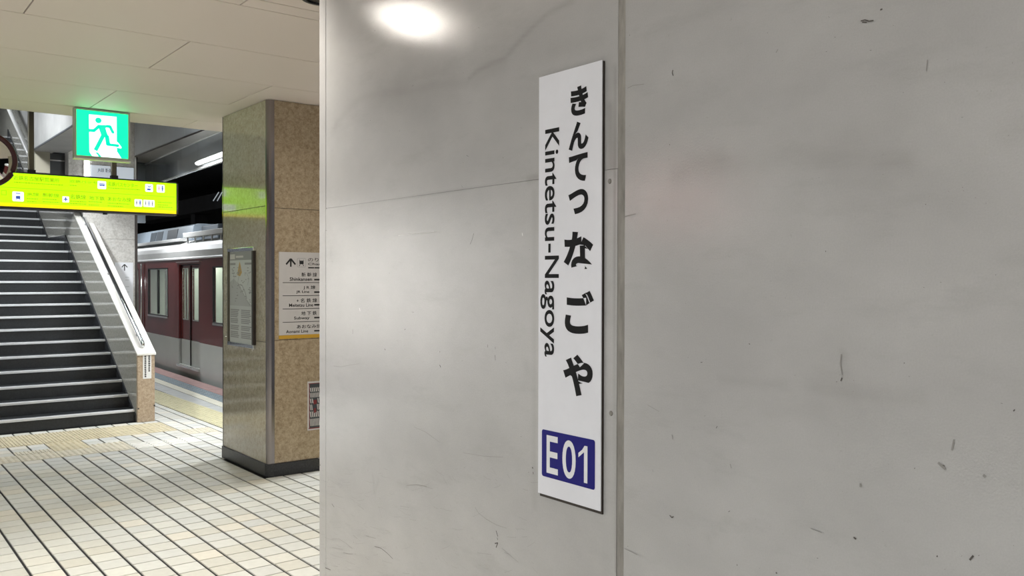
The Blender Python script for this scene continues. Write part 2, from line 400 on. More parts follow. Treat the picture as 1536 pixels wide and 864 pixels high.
for r in range(4):
    y = 4+.06*(r % 2)
    while y < 22:
        c0, c1 = 3.875+r*.0465, 3.875+(r+1)*.0465-.006
        bl.prism([(ex(c0, y), y), (ex(c1, y), y), (ex(c1, y+.13), y+.13), (ex(c0, y+.13), y+.13)], 2, -.008, .001); y += .14
tag(bl.build('edge_setts', 'edge_blue', platform), 'small blue grey setts along the platform edge', kind='stuff')
y = 2.0
dotm = MB(); s = .36
dotm.add([(.003, .003, -.008), (s, .003, -.008), (s, .297, -.008), (.003, .297, -.008), (.003, .003, .001), (s, .003, .001), (s, .297, .001), (.003, .297, .001)], [(4, 5, 6, 7), (0, 1, 5, 4), (1, 2, 6, 5), (2, 3, 7, 6), (3, 0, 4, 7)])
for i in range(7):
    for j in range(6):
        x, yy = .02+i*.047, .022+j*.047; t = .005; h = .006
        dotm.add([(x, yy, .001), (x+.022, yy, .001), (x+.022, yy+.022, .001), (x, yy+.022, .001), (x+t, yy+t, h), (x+.022-t, yy+t, h), (x+.022-t, yy+.022-t, h), (x+t, yy+.022-t, h)], [(4, 5, 6, 7), (0, 1, 5, 4), (1, 2, 6, 5), (2, 3, 7, 6), (3, 0, 4, 7)])
dme = bpy.data.meshes.new('warning_block'); dme.from_pydata(dotm.v, [], dotm.f); dme.materials.append(M['tactile_edge'])
while y < 22:
    o = bpy.data.objects.new('tactile_block', dme); COL.objects.link(o); o.parent = platform; o.location = (3.16, y, 0); y += .3

# ------------------------------------------------------------------ ceiling of panels
ceil = struct(MB().box(-.15, 3.42, -4, 8.12, ZC+.012, ZC+.16).build('ceiling', 'ceiling_joint'))
rows = [(4.295, 5.13, .81), (5.13, 5.955, 1.66), (5.955, 6.81, 2.50), (6.81, 7.66, 1.675), (7.66, 8.12, 2.54), (4.156, 4.295, 1.635)]
yy = 4.156; k = 0
while yy > -4:
    rows.append((max(-4, yy-.84), yy, 1.66 if k % 2 else .81)); yy -= .84; k += 1
PW = 1.69; G = .0035
for y0, y1, j in rows:
    x = j-PW*math.ceil((j+.15)/PW)
    while x < 3.42:
        a, b = max(-.15, x), min(3.42, x+PW)
        if b-a > .02: MB().box(a+G, b-G, y0+G, y1-G, ZC, ZC+.0125).build('ceiling_panel', 'ceiling', ceil, bevel=.0008)
        x += PW
# higher dark ceiling of the hall on the left, and the hall's outer walls
struct(MB().box(-5.1, -.15, -4, 16, 3.12, 3.25).build('ceiling_hall', 'ceiling_dark'))
struct(MB().box(-.17, -.15, -4, 8.12, ZC, 3.12).build('trim_1', 'ceiling'))
struct(MB().box(-5.2, -5, -4, 16, 0, 3.12).build('wall_left', 'hall_wall'))
struct(MB().box(-5.2, 3.4, -4.2, -4, 0, 3.12).build('wall_back', 'hall_wall'))

# ------------------------------------------------------------------ the painted wall with the name board
D = 1.4
wall = struct(MB().box(D+.004, 2.1, -3.99, 2.905, 0, ZC-.001).build('wall_right', 'wall_paint'))
def wp(x, y): return on(x, y, 0, D)[1:]
zs = wp(640, 292)[1]
ys0, ys1 = wp(926, 432)[0], wp(937, 432)[0]
stains_reflections = []  # wall marks, plus a mirrored edge painted in as darker tone
def st(px, w, a, soft=1.): stains_reflections.append((np.array([wp(*p) for p in px]), w, a, soft))
st([(492, 212), (510, 178), (540, 148), (575, 139), (612, 137), (650, 128), (700, 124)], .016, .10)  # wavy line: part smear, part reflection edge painted dark
st([(704, 118), (715, 107), (738, 95), (757, 88), (775, 66), (800, 40), (822, 20), (860, 0)], .007, .20)  # upper run of the wavy line, reflection edge and smear together
st([(715, 118), (735, 104), (752, 96)], .03, .13)
st([(560, 150), (640, 150), (680, 140)], .05, .07)
st([(600, 128), (700, 90), (830, 60)], .05, .06)
st([(830, 80), (850, 70), (900, 60)], .02, .08)
st([(802, 290), (802, 760)], .010, .12)
st([(793, 270), (806, 266)], .010, .30)
st([(540, 308), (700, 283), (805, 266)], .003, .22)
st([(488, 190), (487, 864)], .003, .20)
st([(915, 160), (918, 250)], .012, .28)
st([(922, 100), (924, 860)], .004, .38)
st([(940, 0), (939, 864)], .003, .25)
st([(1015, 262), (1045, 243), (1078, 238)], .022, .16)
st([(940, 322), (958, 318)], .004, .3)
st([(1060, 255), (1180, 235), (1300, 243), (1360, 245)], .02, .09)
st([(1240, 225), (1280, 200), (1340, 185)], .03, .05)
st([(1320, 245), (1360, 240)], .012, .12)
st([(1320, 288), (1430, 284)], .002, .15)
st([(1215, 580), (1300, 590), (1380, 598)], .008, .14)
st([(1080, 570), (1180, 575)], .008, .09)
st([(1264, 530), (1262, 570)], .004, .14)
st([(1150, 620), (1230, 615)], .012, .06)
st([(560, 715), (562, 740), (568, 720)], .006, .12)
st([(598, 725), (610, 728)], .010, .10)
st([(1060, 810), (1090, 780)], .01, .10)
st([(680, 500), (692, 475)], .015, .05)
st([(790, 545), (792, 560)], .012, .08)
st([(1510, 205), (1536, 195)], .02, .12)
def panel(y0, y1, z0, z1, step, x=D):
    ny, nz = max(2, int((y1-y0)/step)+1), max(2, int((z1-z0)/step)+1)
    Yg, Zg = np.meshgrid(np.linspace(y0, y1, ny), np.linspace(z0, z1, nz)); P = np.stack([Yg.ravel(), Zg.ravel()], 1); s = np.zeros(len(P))
    for pl, w, a, soft in stains_reflections:
        d = np.full(len(P), 9.)
        for A, B in zip(pl[:-1], pl[1:]):
            t = np.clip(((P-A)@(B-A))/max(1e-9, (B-A)@(B-A)), 0, 1); d = np.minimum(d, np.linalg.norm(P-(A+t[:, None]*(B-A)), axis=1))
        s = 1-(1-s)*(1-a*np.exp(-(d/w)**2))
    nb = len(P)
    V = [(x, float(p[0]), float(p[1])) for p in P]
    Fc = [(i+j*ny, i+(j+1)*ny, i+1+(j+1)*ny, i+1+j*ny) for j in range(nz-1) for i in range(ny-1)]
    # returned edges
    rim = [i for i in range(ny)]+[ny-1+j*ny for j in range(1, nz)]+[(nz-1)*ny+i for i in range(ny-2, -1, -1)]+[j*ny for j in range(nz-2, 0, -1)]
    n = len(rim); V += [(D+.004, V[i][1], V[i][2]) for i in rim]
    Fc += [(rim[k], rim[(k+1) % n], nb+(k+1) % n, nb+k) for k in range(n)]
    me = bpy.data.meshes.new('panel'); me.from_pydata(V, [], Fc); me.materials.append(M['wall_paint'])
    at = me.attributes.new('stain_reflection', 'FLOAT', 'POINT'); at.data.foreach_set('value', np.concatenate([s, np.zeros(n)]).astype(np.float32))
    o = bpy.data.objects.new('panel', me); COL.objects.link(o); o.parent = wall; return o
yf = wp(489, 432)[0]
panel(ys0+.0, yf-.0008, zs+.0006, ZC-.002, .008)
panel(ys0+.0, yf-.0008, .06, zs-.0006, .008, D-.0008)
panel(-3.98, ys1, .06, ZC-.002, .014)
MB().box(D-.001, D+.004, yf, 2.91, .06, ZC-.002).build('corner_trim', 'wall_paint', wall, bevel=.002)
MB().box(D+.0005, D+.004, ys1, ys0, .06, ZC-.002).build('seam_strip', 'seam_caulk', wall)
tag(MB().box(D-.006, D+.004, -3.98, 2.91, 0, .06).build('skirting', 'base_stone', wall), None)
wpl = Plane((D, 0, 0), (0, -1, 0), (0, 0, 1), (-1, 0, 0))
def wuv(x, y):
    q = wp(x, y); return (-q[0], q[1])
for px, py in ((915, 272), (917, 620)):
    u, v = wuv(px, py); b = MB(); n = 14; r = .006
    ring = [(u+r*math.cos(2*math.pi*k/n), v+r*math.sin(2*math.pi*k/n)) for k in range(n)]; r2_ = r*.75
    ring2 = [(u+r2_*math.cos(2*math.pi*k/n), v+r2_*math.sin(2*math.pi*k/n)) for k in range(n)]
    b.add([wpl.pt(*p, .0008) for p in ring]+[wpl.pt(*p, .003) for p in ring2], [tuple(range(n, 2*n))]+[(k, (k+1) % n, n+(k+1) % n, n+k) for k in range(n)])
    b.build('screw', 'seam_caulk', wall)
def scuffs(name, m, lst):
    b = MB()
    for pts, w in lst:
        q = [wuv(*p) for p in pts]; wpl.stroke(b, q, w*.7, .0012)
    tag(b.build(name, m, wall), kind='stuff')
c5 = lambda *q: [(470+x/3.085, 300+y/3.085) for x, y in q]
c6 = lambda *q: [(470+x/2.841, 560+y/2.841) for x, y in q]
c7 = lambda *q: [(900+x/2.4, y/2.4) for x, y in q]
c8 = lambda *q: [(900+x/2.4, 504+y/2.4) for x, y in q]
dark = [(c6((262, 737), (290, 745), (315, 765), (340, 790)), .0022), (c6((780, 670), (788, 695)), .003), (c6((775, 725), (788, 722), (780, 742)), .004), (c6((80, 556), (90, 570)), .003),
        (c6((52, 828), (75, 838)), .003), (c6((24, 390), (32, 391)), .004), (c6((785, 700), (787, 710)), .0025), (c6((934, 400), (938, 405)), .005), (c6((938, 420), (939, 430)), .003),
        (c5((331, 688), (335, 695)), .003), (c5((586, 763), (591, 774)), .004), (c5((587, 700), (587, 705)), .003), (c5((843, 680), (844, 690)), .002), (c5((842, 718), (844, 742)), .002), (c5((808, 670), (809, 682)), .002), (c5((184, 598), (184, 620)), .002), (c5((744, 155), (736, 185), (727, 205)), .0018),
        (c7((940, 76), (955, 72), (970, 77), (986, 74)), .003), (c7((945, 80), (962, 81)), .003), (c7((264, 252), (261, 262), (265, 273)), .003), (c7((1010, 36), (1018, 33)), .004),
        (c8((914, 724), (923, 731)), .004), (c8((252, 645), (260, 654), (266, 649)), .003), (c8((634, 851), (639, 854)), .004), (c8((1345, 790), (1332, 806)), .004), (c8((873, 150), (868, 162)), .003), (c8((1490, 266), (1494, 269)), .005), (c8((1213, 791), (1217, 794)), .004)]
light = [(c5((95, 768), (130, 772), (170, 764), (215, 757)), .0018), (c6((690, 570), (705, 595), (740, 622), (780, 645), (825, 660)), .0018), (c6((400, 478), (440, 474), (485, 482)), .003), (c6((430, 228), (480, 250), (540, 294)), .0015), (c6((640, 338), (720, 352), (810, 357)), .0015),
         (c6((805, 745), (840, 775), (875, 805)), .0015), (c6((80, 705), (110, 705), (135, 720), (165, 745)), .0018), (c6((130, 762), (150, 770), (168, 770)), .002), (c6((190, 560), (217, 580)), .002), (c6((225, 692), (268, 704)), .0022), (c6((170, 690), (190, 705)), .002), (c6((370, 565), (410, 572)), .0015), (c6((700, 765), (760, 772)), .0012),
         (c7((100, 318), (120, 308), (160, 303)), .002), (c7((635, 190), (642, 178)), .003), (c7((1180, 215), (1176, 255)), .002), (c7((90, 780), (130, 770)), .003), (c8((870, 65), (866, 100), (874, 140)), .003), (c8((1276, 372), (1268, 412)), .004), (c8((760, 692), (800, 708)), .002), (c8((1218, 455), (1245, 480)), .006), (c8((172, 248), (215, 272)), .0015), (c8((260, 355), (263, 372)), .003), (c8((90, 765), (135, 787)), .0018), (c8((470, 460), (474, 476)), .003), (c8((1380, 500), (1390, 508)), .006), (c8((940, 530), (938, 544)), .005)]
for k in range(150):
    x = 480+320*rng.random()**1.6; yv = 700+160*rng.random(); a = .35+.5*rng.normal(); L = 4+16*rng.random()**2
    light.append(([(x, yv), (x+L*math.cos(a)*.5, yv+L*math.sin(a)*.5+.6), (x+L*math.cos(a), yv+L*math.sin(a))], .0006+.0006*rng.random()))
for k in range(170):
    x = 490+1040*rng.random(); yv = 20+840*rng.random()
    if 800 < x < 940: continue
    a = rng.random()*3.14; L = 1+2.5*rng.random()**3
    (dark if rng.random() < .35 else light).append(([(x, yv), (x+L*math.cos(a), yv+L*math.sin(a))], .0008+.0016*rng.random()**2))
scuffs('scuff_marks', 'scuff', dark); scuffs('faint_scratches', 'scuff_light', light)
scuffs('bright_nicks', 'scuff_bright', [(c5((395, 165), (470, 155), (560, 147)), .0014), (c5((968, 152), (970, 166)), .003), (c5((215, 500), (218, 514)), .003), (c6((22, 360), (26, 362)), .002)])

# ------------------------------------------------------------------ station name board
X0 = 1.391
def sp(x, y):
    q = on(x, y, 0, X0); return (-q[1], q[2])
spl = Plane((X0, 0, 0), (0, -1, 0), (0, 0, 1), (-1, 0, 0))
uL, uR = (sp(808, 400)[0]+sp(806.5, 742)[0])/2, (sp(905.5, 90)[0]+sp(902, 768)[0])/2-.004
vT, vB = (sp(808, 115.5)[1]+sp(905, 90)[1])/2, (sp(807, 741)[1]+sp(900, 765)[1])/2
board = thing('station_name_board', (D-.005, -(uL+uR)/2, vB), 'tall narrow white station name board with black lettering on the grey wall', 'sign')
b = MB(); spl.slab(b, uL, uR, vB, vT, -.003, 0); b.build('face_plate', 'sign_white', board, bevel=.0008)
b = MB(); spl.slab(b, uL+.004, uR+.0015, vB-.007, vT-.002, -.0078, -.0032); b.build('backing', 'sign_back', board)
ink = lambda name, txt, box, off, res=6, m='sign_black', h=.0006: text(MB(), spl, txt, *box, h, off, res).build(name, m, board)
def charbox(x0, x1, y0, y1):
    um0, um1 = sp(x0, (y0+y1)/2)[0], sp(x1, (y0+y1)/2)[0]; xm = (x0+x1)/2
    return um0, um1, sp(xm, y1)[1], sp(xm, y0)[1]
for ch, bx in (('き', (856, 882.5, 128.7, 173)), ('ん', (853.4, 883, 182, 224.7)), ('て', (853.4, 881.6, 230.3, 272.5)), ('つ', (852.8, 882.5, 284, 321)),
               ('な', (845.8, 890, 347, 410)), ('ご', (847.5, 891, 436, 501)), ('や', (845, 889.3, 532, 594.7))):
    ink('character', ch, charbox(*bx), .044)
u0, _, v0, v1 = charbox(811, 840, 193.5, 535.5); u1 = sp(839, 210)[0]
text(MB(), spl, 'Kintetsu-Nagoya', u0, u1, v0, v1, .0006, .011, 6, rot=True).build('romanised_name', 'sign_black', board)
ub0, ub1 = sp(813, 680)[0], sp(892.6, 698)[0]; vb1 = (sp(812.7, 643.3)[1]+sp(892.6, 660.4)[1])/2; vb0 = (sp(813.3, 713)[1]+sp(892.6, 735.9)[1])/2
bd = spl.rrect(MB(), ub0, ub1, vb0, vb1, .006, .0005).build('number_badge', 'sign_blue', board)
cb = charbox(868, 881.6, 668, 723.5); one = MB()
nl = lambda a, c_: (cb[0]+(cb[1]-cb[0])*a, cb[2]+(cb[3]-cb[2])*c_)
spl.poly(one, [nl(.62, 0), nl(1., 0), nl(1., 1), nl(.68, 1), nl(.42, .88), nl(0, .77), nl(0, .65), nl(.40, .76), nl(.62, .82)], .001); one.build('numeral', 'sign_letter', bd)
for ch, bx in (('E', (820.3, 837.3, 654, 711)), ('0', (844, 864, 660.5, 718))):
    text(MB(), spl, ch, *charbox(*bx), .001, .012, 6).build('numeral' if ch != 'E' else 'letter', 'sign_letter', bd)

# ------------------------------------------------------------------ clad pillar
PX0, PX1, PY0, PY1 = 2.65, 3.30, 6.40, 7.345
pil = thing('pillar', ((PX0+PX1)/2, (PY0+PY1)/2, 0), 'square stone clad pillar with a steel corner strip and black base', 'pillar')
c = .036
MB().prism([(PX0+.03, PY0+.05), (PX0+.05, PY0+.03), (PX1-.02, PY0+.03), (PX1-.02, PY1-.02), (PX0+.03, PY1-.02)], 2, 0, ZC-.002).build('core', 'black', pil)
for z0, z1 in ((.10, 1.03), (1.033, 2.075), (2.078, ZC-.003)):
    MB().box(PX0, PX0+.03, PY0+c, PY1, z0, z1).build('stone_slab', 'granite_polished', pil, bevel=.001)
for z0, z1 in ((.10, 1.045), (1.048, 2.06), (2.063, ZC-.003)):
    MB().box(PX0+.055, PX1, PY0, PY0+.03, z0, z1).build('stone_slab', 'granite', pil, bevel=.001)
MB().box(PX0+.03, PX1, PY1-.02, PY1, .10, ZC-.003).build('stone_slab', 'granite', pil)
MB().box(PX1-.02, PX1, PY0+.03, PY1-.02, .10, ZC-.003).build('stone_slab', 'granite', pil)
MB().prism([(PX0-.002, PY0+c-.002), (PX0+.001, PY0+c*.55), (PX0+.012, PY0+.008), (PX0+.03, PY0-.001), (PX0+.053, PY0-.003), (PX0+.053, PY0+.025), (PX0+.028, PY0+c-.002)], 2, .10, ZC-.003).build('corner_strip', 'stainless', pil)
MB().box(PX0-.003, PX0+.01, PY1-.001, PY1+.012, .1, ZC-.003).build('edge_strip', 'stainless', pil)
MB().prism([(PX0-.012, PY0+.03), (PX0+.004, PY0-.003), (PX0+.04, PY0-.014), (PX1+.01, PY0-.014), (PX1+.01, PY1+.012), (PX0-.012, PY1+.012)], 2, 0, .10).build('base', 'base_stone', pil, bevel=.004)
# framed map poster on the left face
fpl = Plane((PX0, 7.19, .968), (0, -1, 0), (0, 0, 1), (-1, 0, 0)); PWd, PHt = .56, .80
po = thing('map_poster', (PX0-.01, 6.91, .968), 'framed map poster in a dark metal snap frame on the pillar', 'poster')
b = MB(); fpl.slab(b, .012, PWd-.012, .012, PHt-.012, .001, .012); b.build('sheet', 'print_light', po)
for n, q, m in (('frame_bar', (0, PWd, PHt-.03, PHt), 'chrome'), ('frame_bar', (0, PWd, 0, .03), 'chrome'), ('frame_bar', (0, .028, .03, PHt-.03), 'brown_metal'), ('frame_bar', (PWd-.034, PWd, .03, PHt-.03), 'dark_metal')):
    b = MB(); fpl.slab(b, *q, .0005, .024); b.build(n, m, po, bevel=.003)
b = MB()
fpl.rect(b, .03, PWd-.036, PHt-.10, PHt-.032, .0125); b.build('header', 'ink_grey', po)
b = MB(); fpl.rect(b, .04, .15, PHt-.09, PHt-.05, .0135); fpl.rect(b, .17, .33, PHt-.08, PHt-.064, .0135); b.build('header_print', 'panel_white', po)
b = MB(); fpl.poly(b, [(.03, .33), (.03, .52), (.12, .55), (.25, .50), (.36, .40), (PWd-.04, .33)], .0128); b.build('map_sea', 'print_grey', po)
b = MB(); fpl.poly(b, [(.20, .58), (.26, .57), (.30, .60), (.27, .66), (.25, .69), (.22, .63)], .0130); b.build('map_area', 'print_orange', po)
b = MB()
fpl.stroke(b, [(.25, .66), (.24, .58), (.21, .52), (.27, .47), (.33, .43), (.40, .38), (.47, .34)], .005, .0132)
fpl.stroke(b, [(.10, .62), (.13, .56), (.11, .50)], .004, .0132); fpl.stroke(b, [(.40, .60), (.45, .55), (.42, .50)], .004, .0132)
fpl.stroke(b, [(.30, .50), (.36, .45), (.40, .40)], .008, .0132)
for k in range(60):
    u, v = .06+.42*rng.random(), .36+.28*rng.random(); w = .012+.025*rng.random(); fpl.rect(b, u, u+w, v, v+.007, .0131)
for col0, col1 in ((.05, .25), (.28, .50)):
    for z0, n in ((.30, 5), (.225, 3), (.17, 3), (.12, 4)):
        for k in range(n): fpl.rect(b, col0, col0+(col1-col0)*(.75+.25*rng.random()), z0-k*.014-.008, z0-k*.014, .0131)
fpl.rect(b, .04, .16, .662, .678, .0131); fpl.rect(b, .36, .50, .662, .678, .0131)
tag(b.build('map_print', 'ink_grey', po), kind='stuff')
b = MB(); b.tube([(PX0-.012, 6.635, .968), (PX0-.03, 6.635, .955)], .008); b.build('clip', 'chrome', po)
# transfer guide on the front face
gpl = Plane((2.738, PY0, 1.055), (1, 0, 0), (0, 0, 1), (0, -1, 0)); GW, GH = .50, .67
gd = thing('transfer_sign', (2.99, PY0-.005, 1.055), 'white transfer guide board listing railway lines on the pillar front', 'sign')
b = MB(); gpl.slab(b, 0, GW, .028, GH, .0005, .008); b.build('board', 'panel_white', gd, bevel=.001)
b = MB(); gpl.slab(b, 0, GW, 0, .027, .0005, .008); b.build('bottom_strip', 'orange_strip', gd)
def gx(x): return (x-418)/(476-418)*.322
def gv(y): return GH-(y-378)/(507-378)*GH
g6 = lambda x, y: (gx(410+x/5.96), gv(370+y/5.96))
b = MB()
for y in (319, 435, 552, 670):
    u0, v = g6(78, y); gpl.rect(b, u0, GW-.03, v-.002, v+.002, .009)
b.build('divider_lines', 'ink', gd)
b = MB()
(au, at_), (_, ab) = g6(150, 100), g6(150, 178)
gpl.stroke(b, [(au, ab), (au, at_-.008)], .013, .009); gpl.stroke(b, [(au-.038, at_-.05), (au, at_-.006), (au+.038, at_-.05)], .013, .0091)
b.build('arrow', 'ink', gd)
b = MB(); (a0_, t0_), (a1_, t1_) = g6(207, 100), g6(283, 180); gpl.rrect(b, a0_, a1_, t1_, t0_, .008, .0086)
icon = b.build('train_icon', 'ink_grey', gd)
b = MB(); gpl.rrect(b, a0_+.002, a1_-.002, t1_+.002, t0_-.002, .007, .009); b.build('icon_ground', 'panel_white', icon)
def traincon(b, pl, u0, u1, v0, v1, h):
    w, hh = u1-u0, v1-v0
    pl.rrect(b, u0+.18*w, u1-.18*w, v0+.28*hh, v1-.08*hh, .12*w, h); pl.stroke(b, [(u0+.3*w, v0+.26*hh), (u0+.15*w, v0+.05*hh)], .09*w, h); pl.stroke(b, [(u1-.3*w, v0+.26*hh), (u1-.15*w, v0+.05*hh)], .09*w, h)
b = MB(); traincon(b, gpl, a0_+.008, a1_-.008, t1_+.006, t0_-.004, .0095); b.build('icon_figure', 'ink', icon)
b = MB(); w_ = a1_-a0_; gpl.rect(b, a0_+.3*w_, a1_-.3*w_, t1_+.05, t1_+.066, .0099); b.build('icon_window', 'panel_white', icon)
for nm, txt, q, off in (('heading', 'のりかえ', (303, 520, 95, 130), .009), ('heading', 'Change', (303, 480, 140, 168), .012),
                   ('line_name', '新 幹 線', (245, 385, 228, 266), .009), ('line_name', 'Shinkansen', (140, 340, 272, 303), .016), ('line_name', 'J R 線', (262, 370, 345, 382), .009), ('line_name', 'JR Line', (198, 315, 390, 418), .014),
                   ('line_name', '+ 名 鉄 線', (200, 385, 460, 498), .009), ('line_name', 'Meitetsu Line', (135, 350, 505, 535), .014), ('line_name', '地 下 鉄', (243, 383, 576, 612), .009), ('line_name', 'Subway', (178, 318, 622, 655), .014),
                   ('line_name', 'あおなみ線', (203, 425, 695, 730), .009), ('line_name', 'Aonami Line', (108, 305, 740, 768), .014)):
    x0, x1, y0, y1 = q; (u0, v1), (u1, v0) = g6(x0, y0), g6(x1, y1)
    text(MB(), gpl, txt, u0, u1, v0, v1, .009, off, 2).build(nm, 'ink', gd)
b = MB()
for y in (292, 405, 520, 636, 755):
    (u0, v) = g6(360, y); gpl.rect(b, u0, u0+.10, v-.006, v+.006, .0088)
for x_, w_ in ((305, .05), (362, .06)):
    (u0, v) = g6(x_, 185); gpl.rect(b, u0, u0+w_, v-.005, v+.005, .0088)
tag(b.build('small_print', 'ink', gd), kind='stuff')
# evacuation plan
mpl = Plane((2.974, PY0, .325), (1, 0, 0), (0, 0, 1), (0, -1, 0))
ev = thing('floor_plan_notice', (3.10, PY0-.004, .325), 'small red bordered street plan notice low on the pillar front', 'notice')
b = MB(); mpl.slab(b, 0, .27, 0, .385, .0005, .006); b.build('sheet', 'panel_white', ev)
b = MB()
for q in ((.008, .262, .012, .02), (.008, .262, .365, .371), (.012, .018, .02, .365), (.252, .258, .02, .365)): mpl.rect(b, *q, .0066)
mpl.poly(b, [(.05, .20), (.078, .207), (.075, .24), (.048, .235)], .0075); mpl.poly(b, [(.053, .135), (.074, .14), (.07, .175), (.05, .17)], .0075)
b.build('red_print', 'map_red', ev)
b = MB(); mpl.rect(b, .018, .252, .02, .365, .0064); b.build('plan_ground', 'train_dark', ev)
b = MB(); v = .035
for r, h_ in enumerate((.07, .055, .055, .045, .045, .04)):
    u = .024
    while u < .24:
        w_ = .012+.004*(r % 2)
        if not (.04 < u < .075 and r in (2, 3)): mpl.poly(b, [(u, v), (u+w_*.6, v-.004), (u+w_*.6-.006, v+h_*.82-.004), (u-.006, v+h_*.82)], .007)
        u += w_
    v += h_
tag(b.build('plan_print', 'panel_white', ev), kind='stuff')

# ------------------------------------------------------------------ stairs
SY0, SZ, SD, SH = 9.72, .1345, .2447, 15
SX0, SX1 = -.3, 2.56
stair = thing('staircase', (1.2, 9.72, 0), 'dark stone staircase with bright nosings rising to a landing', 'stairs')
def nose(k):
    return (SY0+(k-1)*SD, SZ*k) if k <= 15 else (14.418+(k-16)*SD, SZ*k)
NS = 30
for k in range(1, NS+1):
    y, z = nose(k); y2 = nose(k+1)[0]+.03; zb = 0 if k <= 4 else z-SZ*2.2
    stp = MB().box(SX0, SX1, y+.012, y2+.05, max(0, zb) if k <= 15 else z-SZ*2.2, z-.002).build('step', 'step_stone', stair)
    MB().box(SX0, SX1, y, y+.055, z-.026, z).build('nosing', 'nosing', stp, bevel=.004)
# stringers: inclined dark skirtings on both sides
def strip(off):
    return [(SY0+.03, off), (nose(15)[0], nose(15)[1]+off), (14.35, nose(15)[1]+off), (nose(NS)[0], nose(NS)[1]+off)]
line = [(9.70, .0), (9.70, .07), (nose(15)[0]-.03, nose(15)[1]+.085), (14.30, nose(15)[1]+.085), (nose(NS)[0], nose(NS)[1]+.13), (nose(NS)[0], nose(NS)[1]-.5), (14.4, 1.6), (13.1, 1.6), (9.9, 0)]
MB().prism(line, 0, SX1-.002, 2.572).build('stringer', 'skirting', stair)
MB().prism(line, 0, SX0-.012, SX0+.002).build('stringer', 'skirting', stair)
# parapet with coping and end post
par = thing('stair_parapet', (2.66, 9.66, 0), 'polished stone stair parapet with cream coping and a short end post', 'parapet')
cz = lambda y: .735+(y-9.66)*.5555
MB().prism([(9.70, 0), (9.70, cz(9.70)-.02), (12.40, cz(12.40)-.02), (12.40, 0)], 0, 2.573, 2.745).build('parapet_wall', 'parapet_stone', par)
MB().prism([(12.40, 1.5), (12.40, cz(12.4)-.02), (13.3, cz(13.3)-.02), (14.2, cz(13.3)-.02), (22, cz(13.3)+(22-14.2)*.55), (22, 4), (14.4, 1.5)], 0, 2.573, 2.64).build('upper_wall', 'parapet_stone', par)
MB().box(2.573, 2.748, 9.66, 9.701, 0, cz(9.66)-.018).build('end_post', 'newel_stone', par, bevel=.003)
MB().prism([(9.645, cz(9.645)-.022), (9.645, cz(9.645)), (12.36, cz(12.36)), (12.36, cz(12.36)-.022)], 0, 2.566, 2.758).build('coping', 'coping', par, bevel=.003)
MB().prism([(12.361, cz(12.36)-.022), (12.361, cz(12.36)), (13.3, cz(13.3)), (13.3, cz(13.3)-.022)], 0, 2.566, 2.64).build('coping', 'coping', par)
npl = Plane((0, 9.66, 0), (1, 0, 0), (0, 0, 1), (0, -1, 0))
b = MB(); q0, q1 = on(214.3, 529, 1, 9.66), on(227, 567.5, 1, 9.66)
nt_ = thing('sticker_notice', (float((q0[0]+q1[0])/2), 9.659, float(q1[2])), 'narrow white sticker with vertical text on the stair end post', 'notice')
npl.slab(b, q0[0], q1[0], q1[2], q0[2], .0005, .003); b.build('sheet', 'white_paint', nt_)
b = MB(); wd = q1[0]-q0[0]; ht = q0[2]-q1[2]
for cu, n in ((.28, 13), (.74, 10)):
    for k in range(n):
        v = q0[2]-ht*(.05+.07*k); npl.rect(b, q0[0]+wd*(cu-.09-.03*rng.random()), q0[0]+wd*(cu+.09+.03*rng.random()), v-ht*.05, v, .0036)
tag(b.build('vertical_print', 'ink', nt_), kind='stuff')
for px, py in ((207.5, 613), (233, 608)):
    q = on(px, py, 1, 9.66); MB().tube([(min(2.742, q[0]), 9.662, q[2]), (min(2.742, q[0]), 9.654, q[2])], .008, 8).build('rubber_stud', 'black', par)
# handrail
hz = lambda y: cz(y)+.055
hrb = MB().tube([(2.645, 9.72, hz(9.72)-.03), (2.645, 9.74, hz(9.74)), (2.645, 12.6, hz(12.6)), (2.645, 13.2, hz(13.2))], .02, 12).build('handrail', 'chrome', par, smooth=True); hr = hrb; hr['label'] = 'tubular steel handrail'
for y in (9.95, 11.15, 12.3):
    MB().tube([(2.645, y, hz(y)-.015), (2.645, y, cz(y)-.005)], .009, 8).build('bracket', 'dark_metal', hr)
hr2 = thing('handrail', (2.5, 15.4, 2.9), 'pale handrail of the upper flight seen above the yellow sign', 'handrail')
A, B = on(46, 237, 0, 2.46), on(12, 160, 0, 2.46); dAB = (B-A)
MB().tube([A-dAB*.12, A, B, B+dAB*.3], .036, 10).build('rail', 'white_paint', hr2, smooth=True)
for t in (.3, .75):
    P = A+dAB*t; MB().tube([P, P+np.array([.07, 0, -.08])], .012, 8).build('bracket', 'dark_metal', hr2)

# ------------------------------------------------------------------ stairwell: column, beams, walls
colm = thing('column', (2.88, 12.75, 0), 'pale stone column standing beside the stairs with a dark steel edge', 'column')
CX0, CX1, CY = 2.63, 3.262, 12.362
for z0, z1 in ((0, 1.02), (1.023, 2.03), (2.033, 3.0), (3.003, 4.3)):
    MB().box(CX0 if z0 > 2 else 2.76, CX1, CY, CY+.03, z0, z1).build('stone_slab', 'column_stone', colm, bevel=.001)
MB().box(2.66, CX1, CY+.03, 13.2, 0, 4.3).build('core', 'column_stone', colm)
MB().box(2.462, 2.629, CY+.02, 12.6, 2.45, 4.3).build('side_slab', 'column_stone', colm)
MB().box(CX1, CX1+.035, CY-.006, 13.2, 0, 4.3).build('edge_strip', 'dark_metal', colm)
MB().box(CX1+.001, CX1+.018, CY-.012, CY-.006, 2.55, 4.3).build('edge_trim', 'white_paint', colm)
apl = Plane((0, CY, 0), (1, 0, 0), (0, 0, 1), (0, -1, 0))
asn = thing('arrow_sign', (3.1, CY-.005, .9), 'pale blue white direction board with up arrow on the stair column', 'sign')
